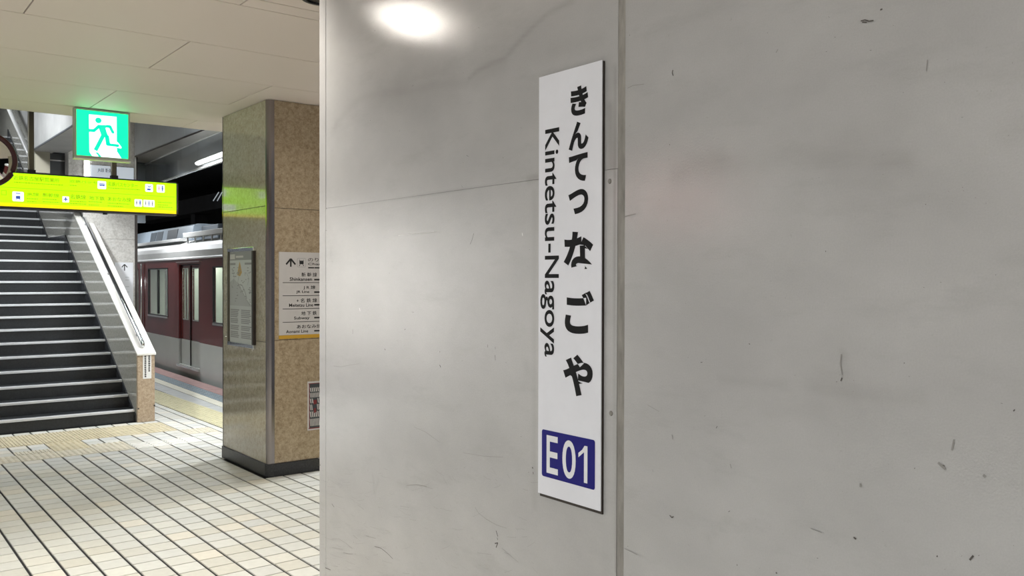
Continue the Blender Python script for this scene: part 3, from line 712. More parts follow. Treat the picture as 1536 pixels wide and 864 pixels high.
q0, q1 = on(172, 393.5, 1, CY), on(199.5, 440, 1, CY)
b = MB(); apl.slab(b, q0[0], q1[0], 1.0, q0[2], .0005, .01); b.build('board', 'sign_letter', asn)
b = MB(); aq = on(186.5, 401, 1, CY); aw = .035
apl.stroke(b, [(aq[0], aq[2]-.045), (aq[0], aq[2]+.035)], .013, .011); apl.stroke(b, [(aq[0]-aw, aq[2]), (aq[0], aq[2]+.04), (aq[0]+aw, aq[2])], .012, .0112); b.build('arrow', 'ink', asn)
b = MB()
for py in (416, 420, 430, 438):
    v = on(186, py, 1, CY)[2]; apl.rect(b, q0[0]+.13, q1[0]-.05, v-.003, v+.003, .011)
tag(b.build('print', 'print_grey', asn), kind='stuff')
jr = thing('line_sign', (2.95, CY-.006, 2.72), 'white railway line board high on the stair column behind the yellow sign', 'sign')
q0, q1 = on(136, 247, 1, CY), on(200, 262, 1, CY)
b = MB(); apl.slab(b, q0[0], q1[0], 2.72, q0[2]-.005, .0005, .012); b.build('board', 'lightbox', jr)
b = MB(); vt = on(165, 257, 1, CY)[2]; text(b, apl, 'JR線 新幹線', on(146, 257, 1, CY)[0], on(173, 257, 1, CY)[0], vt-.03, vt+.035, .0135, .01, 1); b.build('lettering', 'ink_grey', jr)
q0, q1 = on(126.5, 240, 1, CY), on(133.5, 262, 1, CY)
ls = thing('lamp_strip', (float(q0[0]), CY-.01, 2.72), 'white vertical lamp strip beside the high railway line board', 'lamp')
b = MB(); apl.slab(b, q0[0], q1[0], 2.72, 3.25, .0005, .03); b.build('diffuser', 'tube_soft', ls)
# steel clad beams over the way to the tracks
bm1 = thing('beam', (3.4, 10, 3.14), 'steel clad beam with a bright polished face beside the stairwell', 'beam')
BZ = 3.14
for y0, y1 in ((6.5, 8.9), (8.903, 10.3), (10.303, 11.7), (11.703, 12.35)):
    MB().box(3.268, 3.29, y0, y1, BZ+.012, 4.3).build('face_panel', 'steel_bright', bm1, bevel=.0015)
xa = lambda y: 3.45+.045*(y-10.2)
MB().prism([(3.268, 6.5), (xa(6.5), 6.5), (xa(12.9), 12.9), (3.30, 12.9), (3.30, 12.35), (3.268, 12.35)], 2, BZ, BZ+.012).build('soffit_panel', 'soffit', bm1)
MB().box(3.262, 3.268, 6.5, 12.35, BZ-.004, BZ+.015).build('edge_trim', 'dark_metal', bm1)
bm2 = thing('fascia', (3.6, 10, 2.82), 'grey steel panel fascia hanging over the platform edge', 'fascia')
zf0, zf1 = 2.815, BZ
ys = [6.5, 8.0, 9.2, 10.43, 11.16, 11.92, 12.6, 13.35]
for a, b_ in zip(ys[:-1], ys[1:]):
    p = [(xa(a), a+.003), (xa(b_), b_-.003), (xa(b_)+.03, b_-.003), (xa(a)+.03, a+.003)]
    MB().prism(p, 2, zf0, zf1).build('panel', 'steel_panel', bm2)
MB().prism([(xa(6.5)-.006, 6.5), (xa(13.35)-.006, 13.35), (xa(13.35)+.03, 13.35), (xa(6.5)+.03, 6.5)], 2, zf0-.016, zf0).build('bottom_rail', 'white_gloss', bm2)
MB().prism([(xa(6.5)-.008, 6.5), (xa(13.35)-.008, 13.35), (xa(13.35), 13.35), (xa(6.5), 6.5)], 2, zf1-.014, zf1).build('top_rail', 'white_paint', bm2)
MB().box(3.30, xa(13.0), 13.0, 13.05, 2.3, BZ).build('end_panel', 'steel_panel', bm2)
# glowing tube added in place of a lamp mirrored in the fascia panels
lamp1 = thing('tube_lamp', (xa(9.3)-.02, 9.3, 2.86), 'bright tube added along the steel fascia in place of a mirrored lamp', 'lamp')
MB().tube([(xa(8.3)-.035, 8.3, 2.862), (xa(10.35)-.035, 10.35, 2.862)], .018, 10).build('tube', 'tube_light', lamp1)
MB().prism([(xa(8.25)-.016, 8.25), (xa(10.4)-.016, 10.4), (xa(10.4)-.002, 10.4), (xa(8.25)-.002, 8.25)], 2, 2.84, 2.90).build('housing', 'white_paint', lamp1)
# beam left of the column
bm3 = thing('beam', (2.3, 11, 3.13), 'pale plastered beam over the stairs with a soffit behind the exit sign', 'beam')
MB().box(2.08, 2.461, 8.4, 12.5, 3.132, 4.3).build('beam_body', 'stair_wall', bm3)
MB().box(2.072, 2.08, 8.4, 12.5, 3.13, 3.15).build('edge_trim', 'bulkhead', bm3)
bk = thing('shutter_box', (2.3, 12.55, 2.5), 'dark grey shutter housing with a beige end block above the landing', 'shutter')
MB().box(2.10, 2.27, 12.5, 12.6, 2.86, 3.13).build('end_block', 'beige_block', bk)
MB().box(2.271, 2.56, 12.61, 12.7, 2.4, 3.13).build('housing', 'bulkhead', bk)
MB().box(2.28, 2.46, 12.60, 12.61, 3.035, 3.05).build('trim', 'soffit', bk)
# stairwell shell
struct(MB().box(-.6, 2.08, 8.12, 8.2, ZC+.16, 4.3).build('wall_header', 'stair_wall'))
struct(MB().box(-.8, 5.2, 8.12, 24, 5.2, 5.4).build('ceiling_stairwell', 'ceiling_dark'))
struct(MB().box(-.8, -.6, 8.2, 24, 0, 5.2).build('wall_stair', 'stair_wall'))
struct(MB().box(-.8, 2.8, 22, 22.2, 0, 5.2).build('wall_far', 'stair_wall'))
struct(MB().box(2.641, 2.70, 12.63, 22, 3.4, 5.2).build('wall_flight', 'stair_wall'))
wl = thing('landing_rail', (2.35, 13.6, 2.6), 'short white rail end on the stair landing above the yellow sign', 'rail')
P0, P1 = on(52.5, 244.5, 0, 2.3), on(62.5, 249, 0, 2.3)
MB().tube([P0, P1], .03, 8).build('rail', 'white_gloss', wl)
MB().tube([P1+np.array([0, 0, -.02]), P1+np.array([.0, 0, -.35])], .02, 8).build('rail_post', 'soffit', wl)
# twin tubes under the stairwell ceiling, mirrored in the polished beam face
def tube_lamp(x0, y0, x1, y1, z, label, group=None, m='tube_light', r=.02, top=None):
    t = thing('tube_lamp', ((x0+x1)/2, (y0+y1)/2, z), label, 'lamp', group)
    d = np.array([x1-x0, y1-y0]); d = d/np.linalg.norm(d); n = np.array([-d[1], d[0]])
    for s in (-1, 1):
        o = n*s*.07; MB().tube([(x0+o[0], y0+o[1], z-.035), (x1+o[0], y1+o[1], z-.035)], r, 8).build('tube', m, t)
    q = n*.12; MB().prism([(x0+q[0], y0+q[1]), (x1+q[0], y1+q[1]), (x1-q[0], y1-q[1]), (x0-q[0], y0-q[1])], 2, z, z+.05).build('housing', 'white_paint', t)
    for f in (.2, .8):
        if top: MB().tube([(x0+(x1-x0)*f, y0+(y1-y0)*f, z+.05), (x0+(x1-x0)*f, y0+(y1-y0)*f, top)], .01, 8).build('hanger_rod', 'dark_metal', t)
    return t
tube_lamp(3.1, 8.86, 3.1, 9.14, 3.67, 'short twin tube lamp hanging beside the polished beam', top=5.2)
tube_lamp(.9, 9.9, .9, 11.1, 4.4, 'twin tube lamp hanging in the stairwell above the steps', top=5.2)
area('steps_lamp', (.9, 10.5, 4.33), .25, 1.2, LAMP['steps'], COOL, rot=(math.radians(32), 0, 0), spread=125)
tube_lamp(1.2, 16.4, 1.2, 17.6, 5.1, 'added twin tube lamp brightening the upper flight', top=5.2)
area('upper_stair_fill', (1.2, 17, 5.04), .25, 1.2, LAMP['upper'], COOL)  # fill light added to brighten the upper flight
area('stair_lamp', (3.1, 9.0, 3.6), .2, .28, LAMP['stair'], COOL)

# ------------------------------------------------------------------ hanging signs
exs = thing('exit_sign', (1.772, 7.66, ZC), 'green and white illuminated emergency exit sign with running figure', 'exit sign')
EX0, EX1, EZ0, EZ1, EY = 1.562, 1.983, 2.485, 2.884, 7.65
MB().box(EX0, EX1, EY, EY+.06, EZ0, EZ1).build('case', 'exit_case', exs, bevel=.004)
for q in ((EX0, EX1, EZ1-.017, EZ1-.004), (EX0, EX1, EZ0+.002, EZ0+.018)): MB().box(q[0], q[1], EY-.006, EY, q[2], q[3]).build('frame', 'exit_case', exs)
for q in ((EX0, EX0+.017), (EX1-.015, EX1)): MB().box(*q, EY-.006, EY, EZ0+.018, EZ1-.017).build('frame', 'exit_case', exs)
MB().box(EX0-.003, EX1+.003, EY-.012, EY+.06, EZ0-.012, EZ0-.0005).build('bottom_rail', 'coping', exs)
MB().box(EX0+.01, EX1-.01, EY+.01, EY+.05, EZ1, ZC).build('mount', 'black', exs)
epl = Plane((0, EY, 0), (1, 0, 0), (0, 0, 1), (0, -1, 0))
def E(x, y):
    q = on(100+x/9.09, 155+y/9.09, 1, EY); return (q[0], q[2])
b = MB(); epl.rect(b, EX0+.017, EX1-.015, EZ0+.018, EZ1-.017, .001); b.build('green_face', 'exit_green', exs)
b = MB()
epl.poly(b, [E(303, 150), E(680, 185), E(682, 525), E(685, 655), E(756, 768), E(357, 735), E(310, 660)], .0016)
epl.poly(b, [E(675, 520), E(705, 540), E(748, 600), E(742, 616), E(690, 607)], .0016)
b.build('doorway', 'exit_white', exs)
b = MB(); H_ = .0022
cx_, cz_ = E(432, 233); rx_ = (E(474, 233)[0]-E(390, 233)[0])/2; epl.disc(b, cx_, cz_, rx_*1.04, rx_, H_)
px = (E(100, 400)[0]-E(0, 400)[0])/100*1.14
epl.poly(b, [E(420, 292), E(560, 300), E(530, 340), E(545, 395), E(575, 470), E(524, 462), E(470, 432), E(440, 350)], H_)   # torso
epl.stroke(b, [E(440, 312), E(372, 372), E(298, 368)], 40*px, H_); epl.disc(b, *E(372, 372), 20*px, 20*px, H_)
epl.stroke(b, [E(540, 312), E(590, 318), E(628, 395)], 38*px, H_); epl.disc(b, *E(590, 318), 19*px, 19*px, H_); epl.disc(b, *E(630, 397), 19*px, 17*px, H_)
epl.stroke(b, [E(497, 440), E(392, 642)], 50*px, H_)
epl.stroke(b, [E(546, 440), E(565, 560)], 54*px, H_); epl.stroke(b, [E(550, 560), E(700, 578)], 36*px, H_); epl.disc(b, *E(562, 556), 26*px, 24*px, H_); epl.disc(b, *E(698, 577), 17*px, 17*px, H_)
epl.poly(b, [E(385, 668), E(425, 672), E(472, 725), E(440, 735), E(415, 695)], H_)
b.build('running_figure', 'exit_green', exs)
# yellow guide sign
SYY = 8.3; ypl = Plane((0, SYY, 0), (1, 0, 0), (0, 0, 1), (0, -1, 0))
YX0, YX1, YZ0, YZ1 = .30, 2.572, 2.098, 2.406
ys_ = thing('guide_sign', (1.45, SYY+.06, YZ1), 'long lime yellow illuminated guide sign hanging below the ceiling edge', 'sign')
MB().box(YX0, YX1, SYY+.003, SYY+.14, YZ0, YZ1).build('case', 'black', ys_, bevel=.004)
for q in ((YX0, YX1, YZ1-.012, YZ1), (YX0, YX1, YZ0, YZ0+.016), (YX1-.016, YX1, YZ0, YZ1), (YX0, YX0+.016, YZ0, YZ1)):
    MB().box(q[0], q[1], SYY-.006, SYY+.003, q[2], q[3]).build('frame', 'dark_metal', ys_)
MB().box(YX0+.016, YX1-.016, SYY, SYY+.004, YZ0+.045, YZ1-.012).build('face', 'lime', ys_)
MB().box(YX0+.016, YX1-.016, SYY-.0003, SYY+.004, YZ0+.016, YZ0+.045).build('face_strip', 'lime_yellow', ys_)
for px in (47, 171):
    q = on(px, 250, 1, SYY+.07); MB().box(q[0]-.018, q[0]+.018, SYY+.05, SYY+.09, YZ1+.002, 4.3).build('hanger', 'brown_metal', ys_)
    MB().box(q[0]-.028, q[0]+.028, SYY+.04, SYY+.1, YZ1, YZ1+.03).build('hanger_foot', 'black', ys_)
    MB().box(q[0]-.026, q[0]-.019, SYY+.06, SYY+.08, YZ1+.03, 4.3).build('cable_duct', 'white_gloss', ys_)
q = on(158, 319, 1, SYY+.05); MB().tube([(q[0], SYY+.06, YZ0), (q[0], SYY+.06, YZ0-.014)], .02, 10).build('drain_cap', 'black', ys_)
def Y1(x, y): q = on(x/10.8, 250+y/10.8, 1, SYY); return (q[0], q[2])
def Y2(x, y): q = on(130+x/10.593, 250+y/10.593, 1, SYY); return (q[0], q[2])
def ytxt(fn, txt, x0, x1, y0, y1, nm='lettering', off=.012):
    (u0, _), (u1, _) = fn(x0, (y0+y1)/2), fn(x1, (y0+y1)/2); xm = (x0+x1)/2; v1, v0 = fn(xm, y0)[1], fn(xm, y1)[1]
    text(MB(), ypl, txt, u0, u1, v0, v1, .0012, off, 1).build(nm, 'lime_text', ys_)
ytxt(Y1, '近鉄名古屋駅営業所', 215, 960, 165, 235); ytxt(Y1, '近鉄パッセ', 1125, 1580, 225, 268)
ytxt(Y1, 'JR線', 435, 630, 420, 482); ytxt(Y1, '新幹線', 690, 955, 432, 495); ytxt(Y1, '名鉄線', 1140, 1390, 455, 525)
ytxt(Y2, '名鉄バスセンター', 340, 810, 255, 322); ytxt(Y2, '地下鉄', 40, 285, 470, 535); ytxt(Y2, 'あおなみ線', 335, 705, 485, 555)
b = MB()
def yline(fn, x0, x1, y, t): (u0, _), (u1, v) = fn(x0, y), fn(x1, y); ypl.rect(b, u0, u1, v-t/2, v+t/2, .0011)
for fn, x0, x1, y in ((Y1, 230, 1020, 275), (Y1, 1130, 1250, 305), (Y1, 435, 615, 520), (Y1, 435, 590, 565), (Y1, 690, 915, 530), (Y1, 690, 960, 575), (Y1, 1135, 1400, 565), (Y1, 1135, 1400, 602), (Y2, 340, 845, 352), (Y2, 30, 250, 560), (Y2, 30, 190, 610), (Y2, 335, 680, 588), (Y2, 335, 580, 628), (Y2, 1130, 1350, 570), (Y2, 1130, 1290, 610), (Y2, 1130, 1360, 645)):
    u = fn(x0, y)[0]; ue = fn(x1, y)[0]; v = fn((x0+x1)/2, y)[1]
    while u < ue: w_ = .006+.014*rng.random(); ypl.rect(b, u, min(ue, u+w_), v-.003, v+.003, .0011); u += w_+.004
tag(b.build('small_print', 'lime_text', ys_), kind='stuff')
b = MB(); zl = (Y1(0, 330)[1]+Y2(1400, 482)[1])/2; ypl.rect(b, YX0+.02, YX1-.03, zl-.0015, zl+.0015, .001)
for q in ((Y1(18, 380), Y1(105, 460)),):
    (u0, v1), (u1, v0) = q
    for r in ((u0, u1, v0, v0+.003), (u0, u1, v1-.003, v1), (u0, u0+.003, v0, v1), (u1-.003, u1, v0, v1)): ypl.rect(b, *r, .0011)
b.build('divider', 'lime_text', ys_)
def icon(fn, x0, x1, y0, y1, draw):
    xm, ym = (x0+x1)/2, (y0+y1)/2; u0, u1, v1, v0 = fn(x0, ym)[0], fn(x1, ym)[0], fn(xm, y0)[1], fn(xm, y1)[1]
    b = MB(); ypl.rrect(b, u0, u1, v0, v1, min(u1-u0, v1-v0)*.12, .0013); o = b.build('pictogram', 'icon_white', ys_)
    for m, f in draw:
        b = MB(); f(b, u0, u1, v0, v1); b.build('figure', m, o)
tr = lambda b, u0, u1, v0, v1: (ypl.stroke(b, [(u0+.3*(u1-u0), v0+.82*(v1-v0)), (u0+.7*(u1-u0), v0+.82*(v1-v0))], .006, .002), traincon(b, ypl, u0+.2*(u1-u0), u1-.2*(u1-u0), v0+.12*(v1-v0), v0+.6*(v1-v0), .002))
pl_ = lambda b, u0, u1, v0, v1: (ypl.stroke(b, [((u0+u1)/2, v0+.2*(v1-v0)), ((u0+u1)/2, v0+.85*(v1-v0))], .008, .002), ypl.stroke(b, [(u0+.2*(u1-u0), v0+.42*(v1-v0)), ((u0+u1)/2, v0+.62*(v1-v0)), (u0+.8*(u1-u0), v0+.42*(v1-v0))], .007, .002))
def bus(b, u0, u1, v0, v1):
    w, h = u1-u0, v1-v0; ypl.rect(b, u0+.2*w, u0+.82*w, v0+.42*h, v0+.5*h, .002); ypl.rect(b, u0+.2*w, u0+.85*w, v0+.62*h, v0+.7*h, .002); ypl.rect(b, u0+.2*w, u0+.86*w, v0+.47*h, v0+.56*h, .002)
    ypl.disc(b, u0+.35*w, v0+.42*h, .06*w, .06*w, .002); ypl.disc(b, u0+.7*w, v0+.42*h, .06*w, .06*w, .002)
def man(cu, sc=1.):
    def f(b, u0, u1, v0, v1):
        w, h = u1-u0, v1-v0; u = u0+cu*w; ypl.disc(b, u, v0+.8*h, .09*h*sc, .09*h*sc, .002); ypl.rrect(b, u-.09*h*sc, u+.09*h*sc, v0+.38*h, v0+.7*h, .03*h, .002); ypl.rect(b, u-.05*h*sc, u+.05*h*sc, v0+.14*h, v0+.4*h, .002)
    return f
def lug(b, u0, u1, v0, v1):
    w, h = u1-u0, v1-v0; ypl.rect(b, u0+.25*w, u0+.7*w, v0+.2*h, v0+.42*h, .002); ypl.stroke(b, [(u0+.3*w, v0+.8*h), (u0+.5*w, v0+.6*h), (u0+.75*w, v0+.8*h)], .006, .002)
icon(Y1, 200, 385, 405, 562, (('icon_blue', tr),)); icon(Y1, 1010, 1118, 482, 578, (('icon_blue', pl_),))
icon(Y2, 172, 308, 230, 355, (('icon_blue', bus),)); icon(Y2, 930, 1052, 278, 400, (('icon_blue', lug),)); icon(Y2, 1112, 1238, 288, 410, (('icon_red', man(.28, .7)), ('icon_blue', man(.72))))
icon(Y2, 760, 882, 520, 635, (('icon_blue', man(.72)), ('print_grey', man(.28, .8)))); icon(Y2, 900, 1078, 530, 640, (('print_grey', man(.2, .8)), ('icon_blue', man(.5, .8)), ('ink_grey', man(.8, .8))))
# round convex mirror at the left edge
mc = on(-21.5, 239, 1, 7.0); mr_ = .19
mi = thing('convex_mirror', (float(mc[0]), 7.05, ZC), 'round convex mirror with a dark red rim hanging at the left', 'mirror')
b = MB(); n, rr = 40, 8
for i in range(rr+1):
    r = mr_*.92*i/rr; hgt = .07*(1-(i/rr)**2)
    b.v += [(mc[0]+r*math.cos(2*math.pi*k/n), 7.0-hgt, mc[2]+r*math.sin(2*math.pi*k/n)) for k in range(n)]
for i in range(rr):
    for k in range(n): k2 = (k+1) % n; b.f.append((i*n+k, i*n+k2, (i+1)*n+k2, (i+1)*n+k))
b.build('mirror_dome', 'mirror', mi, smooth=True)
b = MB(); b.tube([(mc[0]+mr_*.95*math.cos(2*math.pi*k/48), 7.0, mc[2]+mr_*.95*math.sin(2*math.pi*k/48)) for k in range(49)], .016, 8, False); b.build('rim', 'mirror_rim', mi, smooth=True)
b = MB(); b.tube([(mc[0], 7.005, mc[2]), (mc[0], 7.02, mc[2])], mr_*.95, 40); b.build('back_shell', 'mirror_rim', mi)
b = MB(); b.tube([(mc[0], 7.05, mc[2]), (mc[0], 7.05, ZC-.001)], .014, 10); b.build('arm', 'dark_metal', mi)

# ------------------------------------------------------------------ downlights and added hall lamps
def downlight(x, y, label, power=LAMP['down'], z=ZC, spread=165, lens='down_light'):
    t = thing('downlight', (x, y, z), label, 'downlight', 'recessed ceiling downlights')
    b = MB(); b.lathe([(.105, -.001), (.105, -.008), (.092, -.010), (.085, -.004), (.085, -.0015)], (x, y, z), 28); b.build('ring', 'dark_metal', t, smooth=False)
    b = MB(); b.lathe([(.0, -.0035), (.06, -.0035), (.085, -.0015)], (x, y, z), 28); b.build('lens', lens, t)
    area('downlight_beam', (x, y, z-.014), .17, .17, power, WARM, shape='DISK', spread=spread)
spk = thing('ceiling_speaker', (1.905, 3.92, ZC), 'round dark rimmed ceiling speaker beside the top of the grey wall', 'speaker')
MB().lathe([(.105, -.0005), (.105, -.012), (.085, -.014), (.08, -.004)], (1.905, 3.92, ZC), 28).build('ring', 'black', spk); MB().lathe([(0, -.006), (.05, -.006), (.08, -.003)], (1.905, 3.92, ZC), 28).build('mesh_cover', 'brown_metal', spk)
downlight(.40, 3.92, 'recessed downlight in the ceiling left of the name board')
downlight(2.75, 4.75, 'recessed downlight in the ceiling in front of the clad pillar', LAMP['warm'])
downlight(.42, 4.75, 'added downlight out of view brightening the floor before the exit sign', LAMP['floor'], spread=105, lens='down_dim')  # added as floor fill, out of view and clear of the wall's reflection
downlight(1.25, 3.25, 'added downlight brightening the floor close beside the grey wall', LAMP['floor'], spread=100, lens='down_dim')  # second added floor fill, narrow so it leaves no glare on the wall
downlight(.40, .4, 'recessed downlight in the ceiling above the viewer', LAMP['dim'])
downlight(.40, -2.2, 'recessed downlight in the ceiling behind the viewer', LAMP['dim'])
for x, y, lb in ((-1.8, 12.6, 'added twin tube hall lamp near the left of the stairs'), (-3.8, 0.4, 'added twin tube hall lamp at the back of the hall'), (-3.0, 14.9, 'added twin tube hall lamp at the far left of the hall')):
    tube_lamp(x, y-.6, x, y+.6, 3.06, lb, 'added hall tube lamps'); area('hall_fill', (x, y, 2.99), .25, 1.2, LAMP['back' if y < 2 else 'hall'], NEUT)  # added to light the painted wall, placed where it cannot mirror them
dk = thing('ceiling_lamp', (-1.82, 9.24, 3.12), 'small round hall lamp on the dark ceiling left of the stairs', 'lamp')
MB().lathe([(.16, 0), (.16, -.03), (.13, -.05), (0, -.055)], (-1.82, 9.24, 3.12), 24).build('diffuser', 'tube_soft', dk)
# track lamps added behind the fascia; platform lamps hidden by the pillar and wall
for yl, lb in ((14.6, 'added twin tube lamp behind the fascia above the carriage doors'), (18.2, 'added twin tube lamp behind the fascia above the carriage coupling')):
    tube_lamp(4.1, yl-.6, 4.1, yl+.6, 3.2, lb, 'added track side tube lamps', top=3.9); area('track_fill', (4.1, yl, 3.13), .25, 1.2, LAMP['track'], COOL)  # added out of sight to brighten the train side
for yl, lb in ((6.6, 'short twin tube platform lamp behind the clad pillar, nearer one'), (8.15, 'short twin tube platform lamp behind the clad pillar, farther one')):
    tube_lamp(4.2, yl-.14, 4.2, yl+.14, 2.80, lb, 'short platform lamps', top=3.9); area('platform_lamp', (4.2, yl, 2.73), .2, .28, LAMP['plat'], COOL)
area('fascia_fill', (xa(9.3)-.06, 9.3, 2.835), .06, 2.0, LAMP['beam'], COOL)  # light of the tube added on the fascia

# ------------------------------------------------------------------ train
TO = (4.4, 12.17)
def train_root(name, loc, label):
    t = bpy.data.objects.new(name, None); COL.objects.link(t); t.location = loc; t.rotation_euler = (0, 0, -math.atan(.038)); LOCAL.add(t.name)
    return tag(t, label, 'train')
def side(b, s0, s1, z0, z1, holes, n0=0., n1=.05):
    ss = sorted({s0, s1}|{h[i] for h in holes for i in (0, 1) if s0 < h[i] < s1}); zz = sorted({z0, z1}|{h[i] for h in holes for i in (2, 3) if z0 < h[i] < z1})
    for a, b_ in zip(ss[:-1], ss[1:]):
        run = None
        for c_, d in zip(zz[:-1], zz[1:]):
            m_ = ((a+b_)/2, (c_+d)/2)
            if not any(h[0] < m_[0] < h[1] and h[2] < m_[1] < h[3] for h in holes): b.box(n0, n1, a, b_, c_, d)
    return b
def carriage(t, s0, s1, wins, doors, zc=.542, zr=1.815):
    holes = [(a, b_, .865, 1.69) for a, b_, *_ in wins]+[(a, b_, .14, 1.735) for a, b_ in doors]
    R_ = .16
    side(MB(), s0+R_, s1-R_, zc, zr, holes).build('upper_side', 'maroon', t); side(MB(), s0+R_, s1-R_, -.35, zc, holes, 0, .05).build('lower_side', 'train_cream', t)
    for sgn, s in ((1, s1), (-1, s0)):
        for nm, m, z0, z1 in (('upper_corner', 'maroon', zc, zr), ('lower_corner', 'train_cream', -.35, zc)):
            arc = [(R_-R_*math.cos(a), s-sgn*(R_-R_*math.sin(a))) for a in np.linspace(0, math.pi/2, 8)]
            inn = [(R_-(R_-.05)*math.cos(a), s-sgn*(R_-(R_-.05)*math.sin(a))) for a in np.linspace(math.pi/2, 0, 8)]
            MB().prism(arc+inn, 2, z0, z1).build(nm, m, t, smooth=False)
            MB().box(R_, 2.3, s-.05 if sgn > 0 else s, s if sgn > 0 else s+.05, z0, z1).build('end_wall', m, t)
    prof = [(-.012, zr), (-.012, zr+.02), (0., zr+.035), (.0, zr+.13), (.03, zr+.20), (.10, zr+.265), (.25, zr+.32), (.6, zr+.37), (1.2, zr+.40), (1.8, zr+.37), (2.15, zr+.3), (2.36, zr+.2), (2.4, zr+.1), (2.4, zr)]
    MB().prism(prof, 1, s0, s1).build('roof', 'train_roof', t)
    MB().box(2.3, 2.35, s0, s1, -.35, .865).build('far_side', 'train_inside', t); MB().box(2.3, 2.35, s0, s1, 1.69, zr).build('far_side', 'train_inside', t)
    for k in np.arange(s0+.3, s1, 1.5): MB().box(2.3, 2.35, k, k+.45, .865, 1.69).build('far_post', 'train_inside', t)
    MB().box(.05, 2.3, s0+.05, s1-.05, .04, .1).build('car_floor', 'train_dark', t); MB().box(.05, 2.3, s0+.05, s1-.05, zr-.03, zr-.005).build('car_ceiling', 'train_inside', t)
    MB().box(.05, 2.3, s1-.09, s1-.052, .1, zr-.03).build('end_lining', 'train_inside', t)
    MB().box(.05, 2.3, 4.62, 4.66, .1, zr-.03).build('partition', 'train_inside', t)
    MB().box(1.05, 1.35, s0+.3, s1-.3, zr-.05, zr-.032).build('car_lamp', 'train_lamp', t)
    for k in np.arange(s0+1, 4.5, 1.3): MB().tube([(.35, k, .1), (.35, k, zr-.03)], .018, 8).build('grab_pole', 'chrome', t)
    MB().box(1.85, 2.29, s0+.3, s1-.3, .1, .5).build('bench', 'seat_green', t); MB().box(2.15, 2.29, s0+.3, s1-.3, .5, .95).build('bench_back', 'seat_green', t)
    MB().box(.4, 2.0, s0+.4, s1-.4, -.9, -.36).build('underframe', 'black', t)
    for a, b_, mid in wins:
        w = thing_part('window', t, side(MB(), a, b_, .865, 1.69, [(a+.022, b_-.022, .885, 1.67)], -.004, .03), 'rubber')
        MB().box(.014, .02, a+.02, b_-.02, .88, 1.675).build('pane', 'pane', w)
        if mid: MB().box(-.002, .03, mid-.03, mid+.03, .9, 1.66).build('mullion', 'rubber', w)
        MB().box(-.014, .0, a+.02, b_-.02, .84, .868).build('sill', 'window_silver', w)
    for a, b_ in doors:
        mid = (a+b_)/2
        for l0, l1 in ((a+.02, mid-.006), (mid+.006, b_-.02)):
            for nm, m, z0, z1 in (('door_leaf', 'maroon', zc, 1.72), ('door_leaf', 'train_cream', .145, zc)):
                dlf = side(MB(), l0, l1, z0, z1, [(l0+.13, l1-.10, .87, 1.665)], .035, .06).build(nm, m, t)
                if nm and m == 'maroon':
                    side(MB(), l0+.115, l1-.085, .855, 1.68, [(l0+.13, l1-.10, .87, 1.665)], .03, .05).build('window_frame', 'window_silver', dlf)
                    MB().box(.044, .05, l0+.13, l1-.1, .87, 1.665).build('pane', 'pane', dlf)
        MB().box(.02, .05, mid-.008, mid+.008, .145, 1.72).build('door_seal', 'rubber', t)
        MB().box(.034, .062, a, a+.02, .14, 1.735).build('door_jamb', 'rubber', t); MB().box(.034, .062, b_-.02, b_, .14, 1.735).build('door_jamb', 'rubber', t)
        MB().box(.034, .06, a, b_, 1.72, 1.735).build('door_head', 'rubber', t)
        MB().box(-.035, .03, a-.02, b_+.02, .105, .138).build('door_step', 'window_silver', t); MB().box(-.02, .0, a-.05, b_+.1, 1.765, 1.78).build('rain_gutter', 'window_silver', t)
def thing_part(name, t, mb, m): return mb.build(name, m, t)
t1 = train_root('train_carriage', (4.4, 12.17, 0), 'maroon and grey train carriage with double doors standing at the platform')
carriage(t1, -7.0, 8.2, [(2.93, 4.27, 3.60), (-.83, .51, -.16), (-6.3, -4.9, None), (4.97, 5.55, None)], [(1.16, 2.28), (-2.9, -1.78)])
ROOFZ = 2.12
def acbox(n0, n1, s0, s1, z0, z1, grilles):
    o = MB().prism([(n0, z0), (n0+.05, z1-.03), (n0+.14, z1), (n1-.14, z1), (n1-.05, z1-.03), (n1, z0)], 1, s0, s1).build('cooling_unit', 'train_grey', t1, bevel=.01)
    for a, b_ in grilles:
        g = MB().prism([(n0+.006, z0+.05), (n0+.036, z1-.06), (n0+.05, z1-.06), (n0+.02, z0+.05)], 1, a, b_).build('grille', 'train_dark', o)
acbox(.45, 1.95, 3.2, 7.4, 2.17, 2.47, [(5.65, 6.05), (5.14, 5.6), (4.13, 4.8)])
MB().box(.6, 1.8, 2.2, 3.1, 2.17, 2.42).build('resistor_box', 'train_dark', t1, bevel=.02)
acbox(.45, 1.95, -4.6, -1.2, 2.12, 2.52, [(-2.3, -1.8), (-3.0, -2.5)])
MB().box(.06, .2, 2.45, 7.4, 2.12, 2.17).build('roof_duct', 'train_roof', t1, bevel=.006)
rw = MB().box(.05, .20, -4, 2.22, 2.165, 2.24).build('roof_walkway', 'train_roof', t1, bevel=.006)
for s in np.arange(-3.8, 2.2, .42): MB().box(.08, .10, s, s+.025, 2.08, 2.165).build('walkway_stand', 'train_roof', rw)
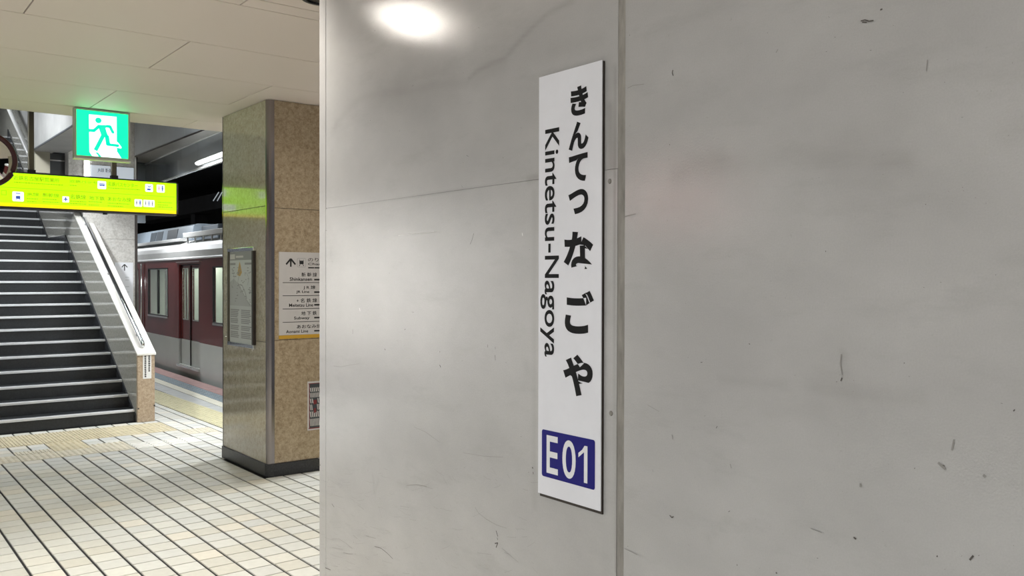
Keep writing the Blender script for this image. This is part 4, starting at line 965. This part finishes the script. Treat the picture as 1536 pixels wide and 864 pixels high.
# pantograph gear
pg = MB()
pg.tube([(.7, .0, 2.25), (.7, 1.2, 2.25)], .025, 8).tube([(1.6, .0, 2.25), (1.6, 1.2, 2.25)], .025, 8).tube([(.7, .2, 2.26), (.95, .9, 2.45), (.9, .35, 2.5)], .015, 8).tube([(1.6, .2, 2.26), (1.35, .9, 2.45), (1.4, .35, 2.5)], .015, 8).tube([(.5, .4, 2.52), (1.8, .4, 2.52)], .018, 8)
gear = pg.build('pantograph', 'train_grey', t1)
for s in (.1, .45, .8, 1.1): b = MB(); b.lathe([(.0, .11), (.035, .10), (.05, .08), (.03, .06), (.05, .04), (.03, .02), (.05, 0)], (.62, s, 2.2), 10); b.build('insulator', 'chrome', gear)
MB().tube([(-.03, 4.62, .62), (-.03, 4.62, 1.78)], .02, 10).build('highlight_tube', 'window_silver', t1, smooth=True)  # silver tube added in place of a rounded highlight on the train side

# ------------------------------------------------------------------ track side background
struct(MB().box(4.3, 12, -4, 30, -1.3, -1.1).build('floor_track', 'concrete_dark'))
struct(MB().box(9.5, 9.7, -4, 30, -1.2, 5).build('wall_track', 'black_void'))
struct(MB().box(xa(10)+.1, 12, -4, 30, 3.9, 4.1).build('ceiling_track', 'black_void'))
struct(MB().box(2.8, 12, 30, 30.2, -1.2, 5).build('wall_end', 'black_void'))
for k, y in enumerate((12.4, 15.2, 18, 21)):
    g = MB().box(6.9, 7.2, y, y+.3, -1.1, 3.04).build('track_pillar', 'concrete_dark'); tag(g, 'dark steel post between the tracks behind the train' if k != 1 else 'second dark steel post between the tracks behind the train', 'post', 'posts between the tracks')
gz = tag(MB().box(6.8, 7.3, 8, 26, 3.05, 3.4).build('track_girder', 'concrete_dark'), 'dark girder running above the train behind the fascia', 'girder')
tw = lambda x, y: on(x, y, 0, 6.75)
fr = thing('strip_reflection', (6.75, 16, 3.0), 'pair of slanted glowing strips imitating a tube reflection behind the train', 'lamp')
for a, b_ in (((320, 301), (328, 288.5)), ((326, 301), (333, 288.5))): MB().tube([tw(*a), tw(*b_)], .012, 6).build('strip', 'strip_glow', fr)  # glowing strips imitate a mirrored fluorescent tube
ww = MB(); Q0, Q1 = on(289, 281, 0, 9.4), on(338, 287, 0, 9.4)
tag(MB().box(9.3, 9.48, Q1[1], Q0[1], 3.62, 3.88).build('concrete_ledge', 'hall_wall'), 'grey concrete ledge on the far track wall', 'ledge')
# unseen pink sign, added for the pink spot mirrored in the painted wall
pk = thing('added_pink_sign', (-3.0, 5.1, 2.1), 'small pink lit sign on a stand, added across the hall for its reflection', 'sign')
MB().box(-3.12, -3.02, 4.95, 5.3, 2.05, 2.40).build('case', 'white_paint', pk); MB().box(-3.02, -3.01, 4.97, 5.28, 2.07, 2.38).build('face', 'pink_light', pk)
MB().box(-3.09, -3.05, 5.10, 5.15, 0, 2.05).build('post', 'dark_metal', pk); MB().box(-3.25, -2.9, 4.95, 5.3, 0, .03).build('foot', 'dark_metal', pk)
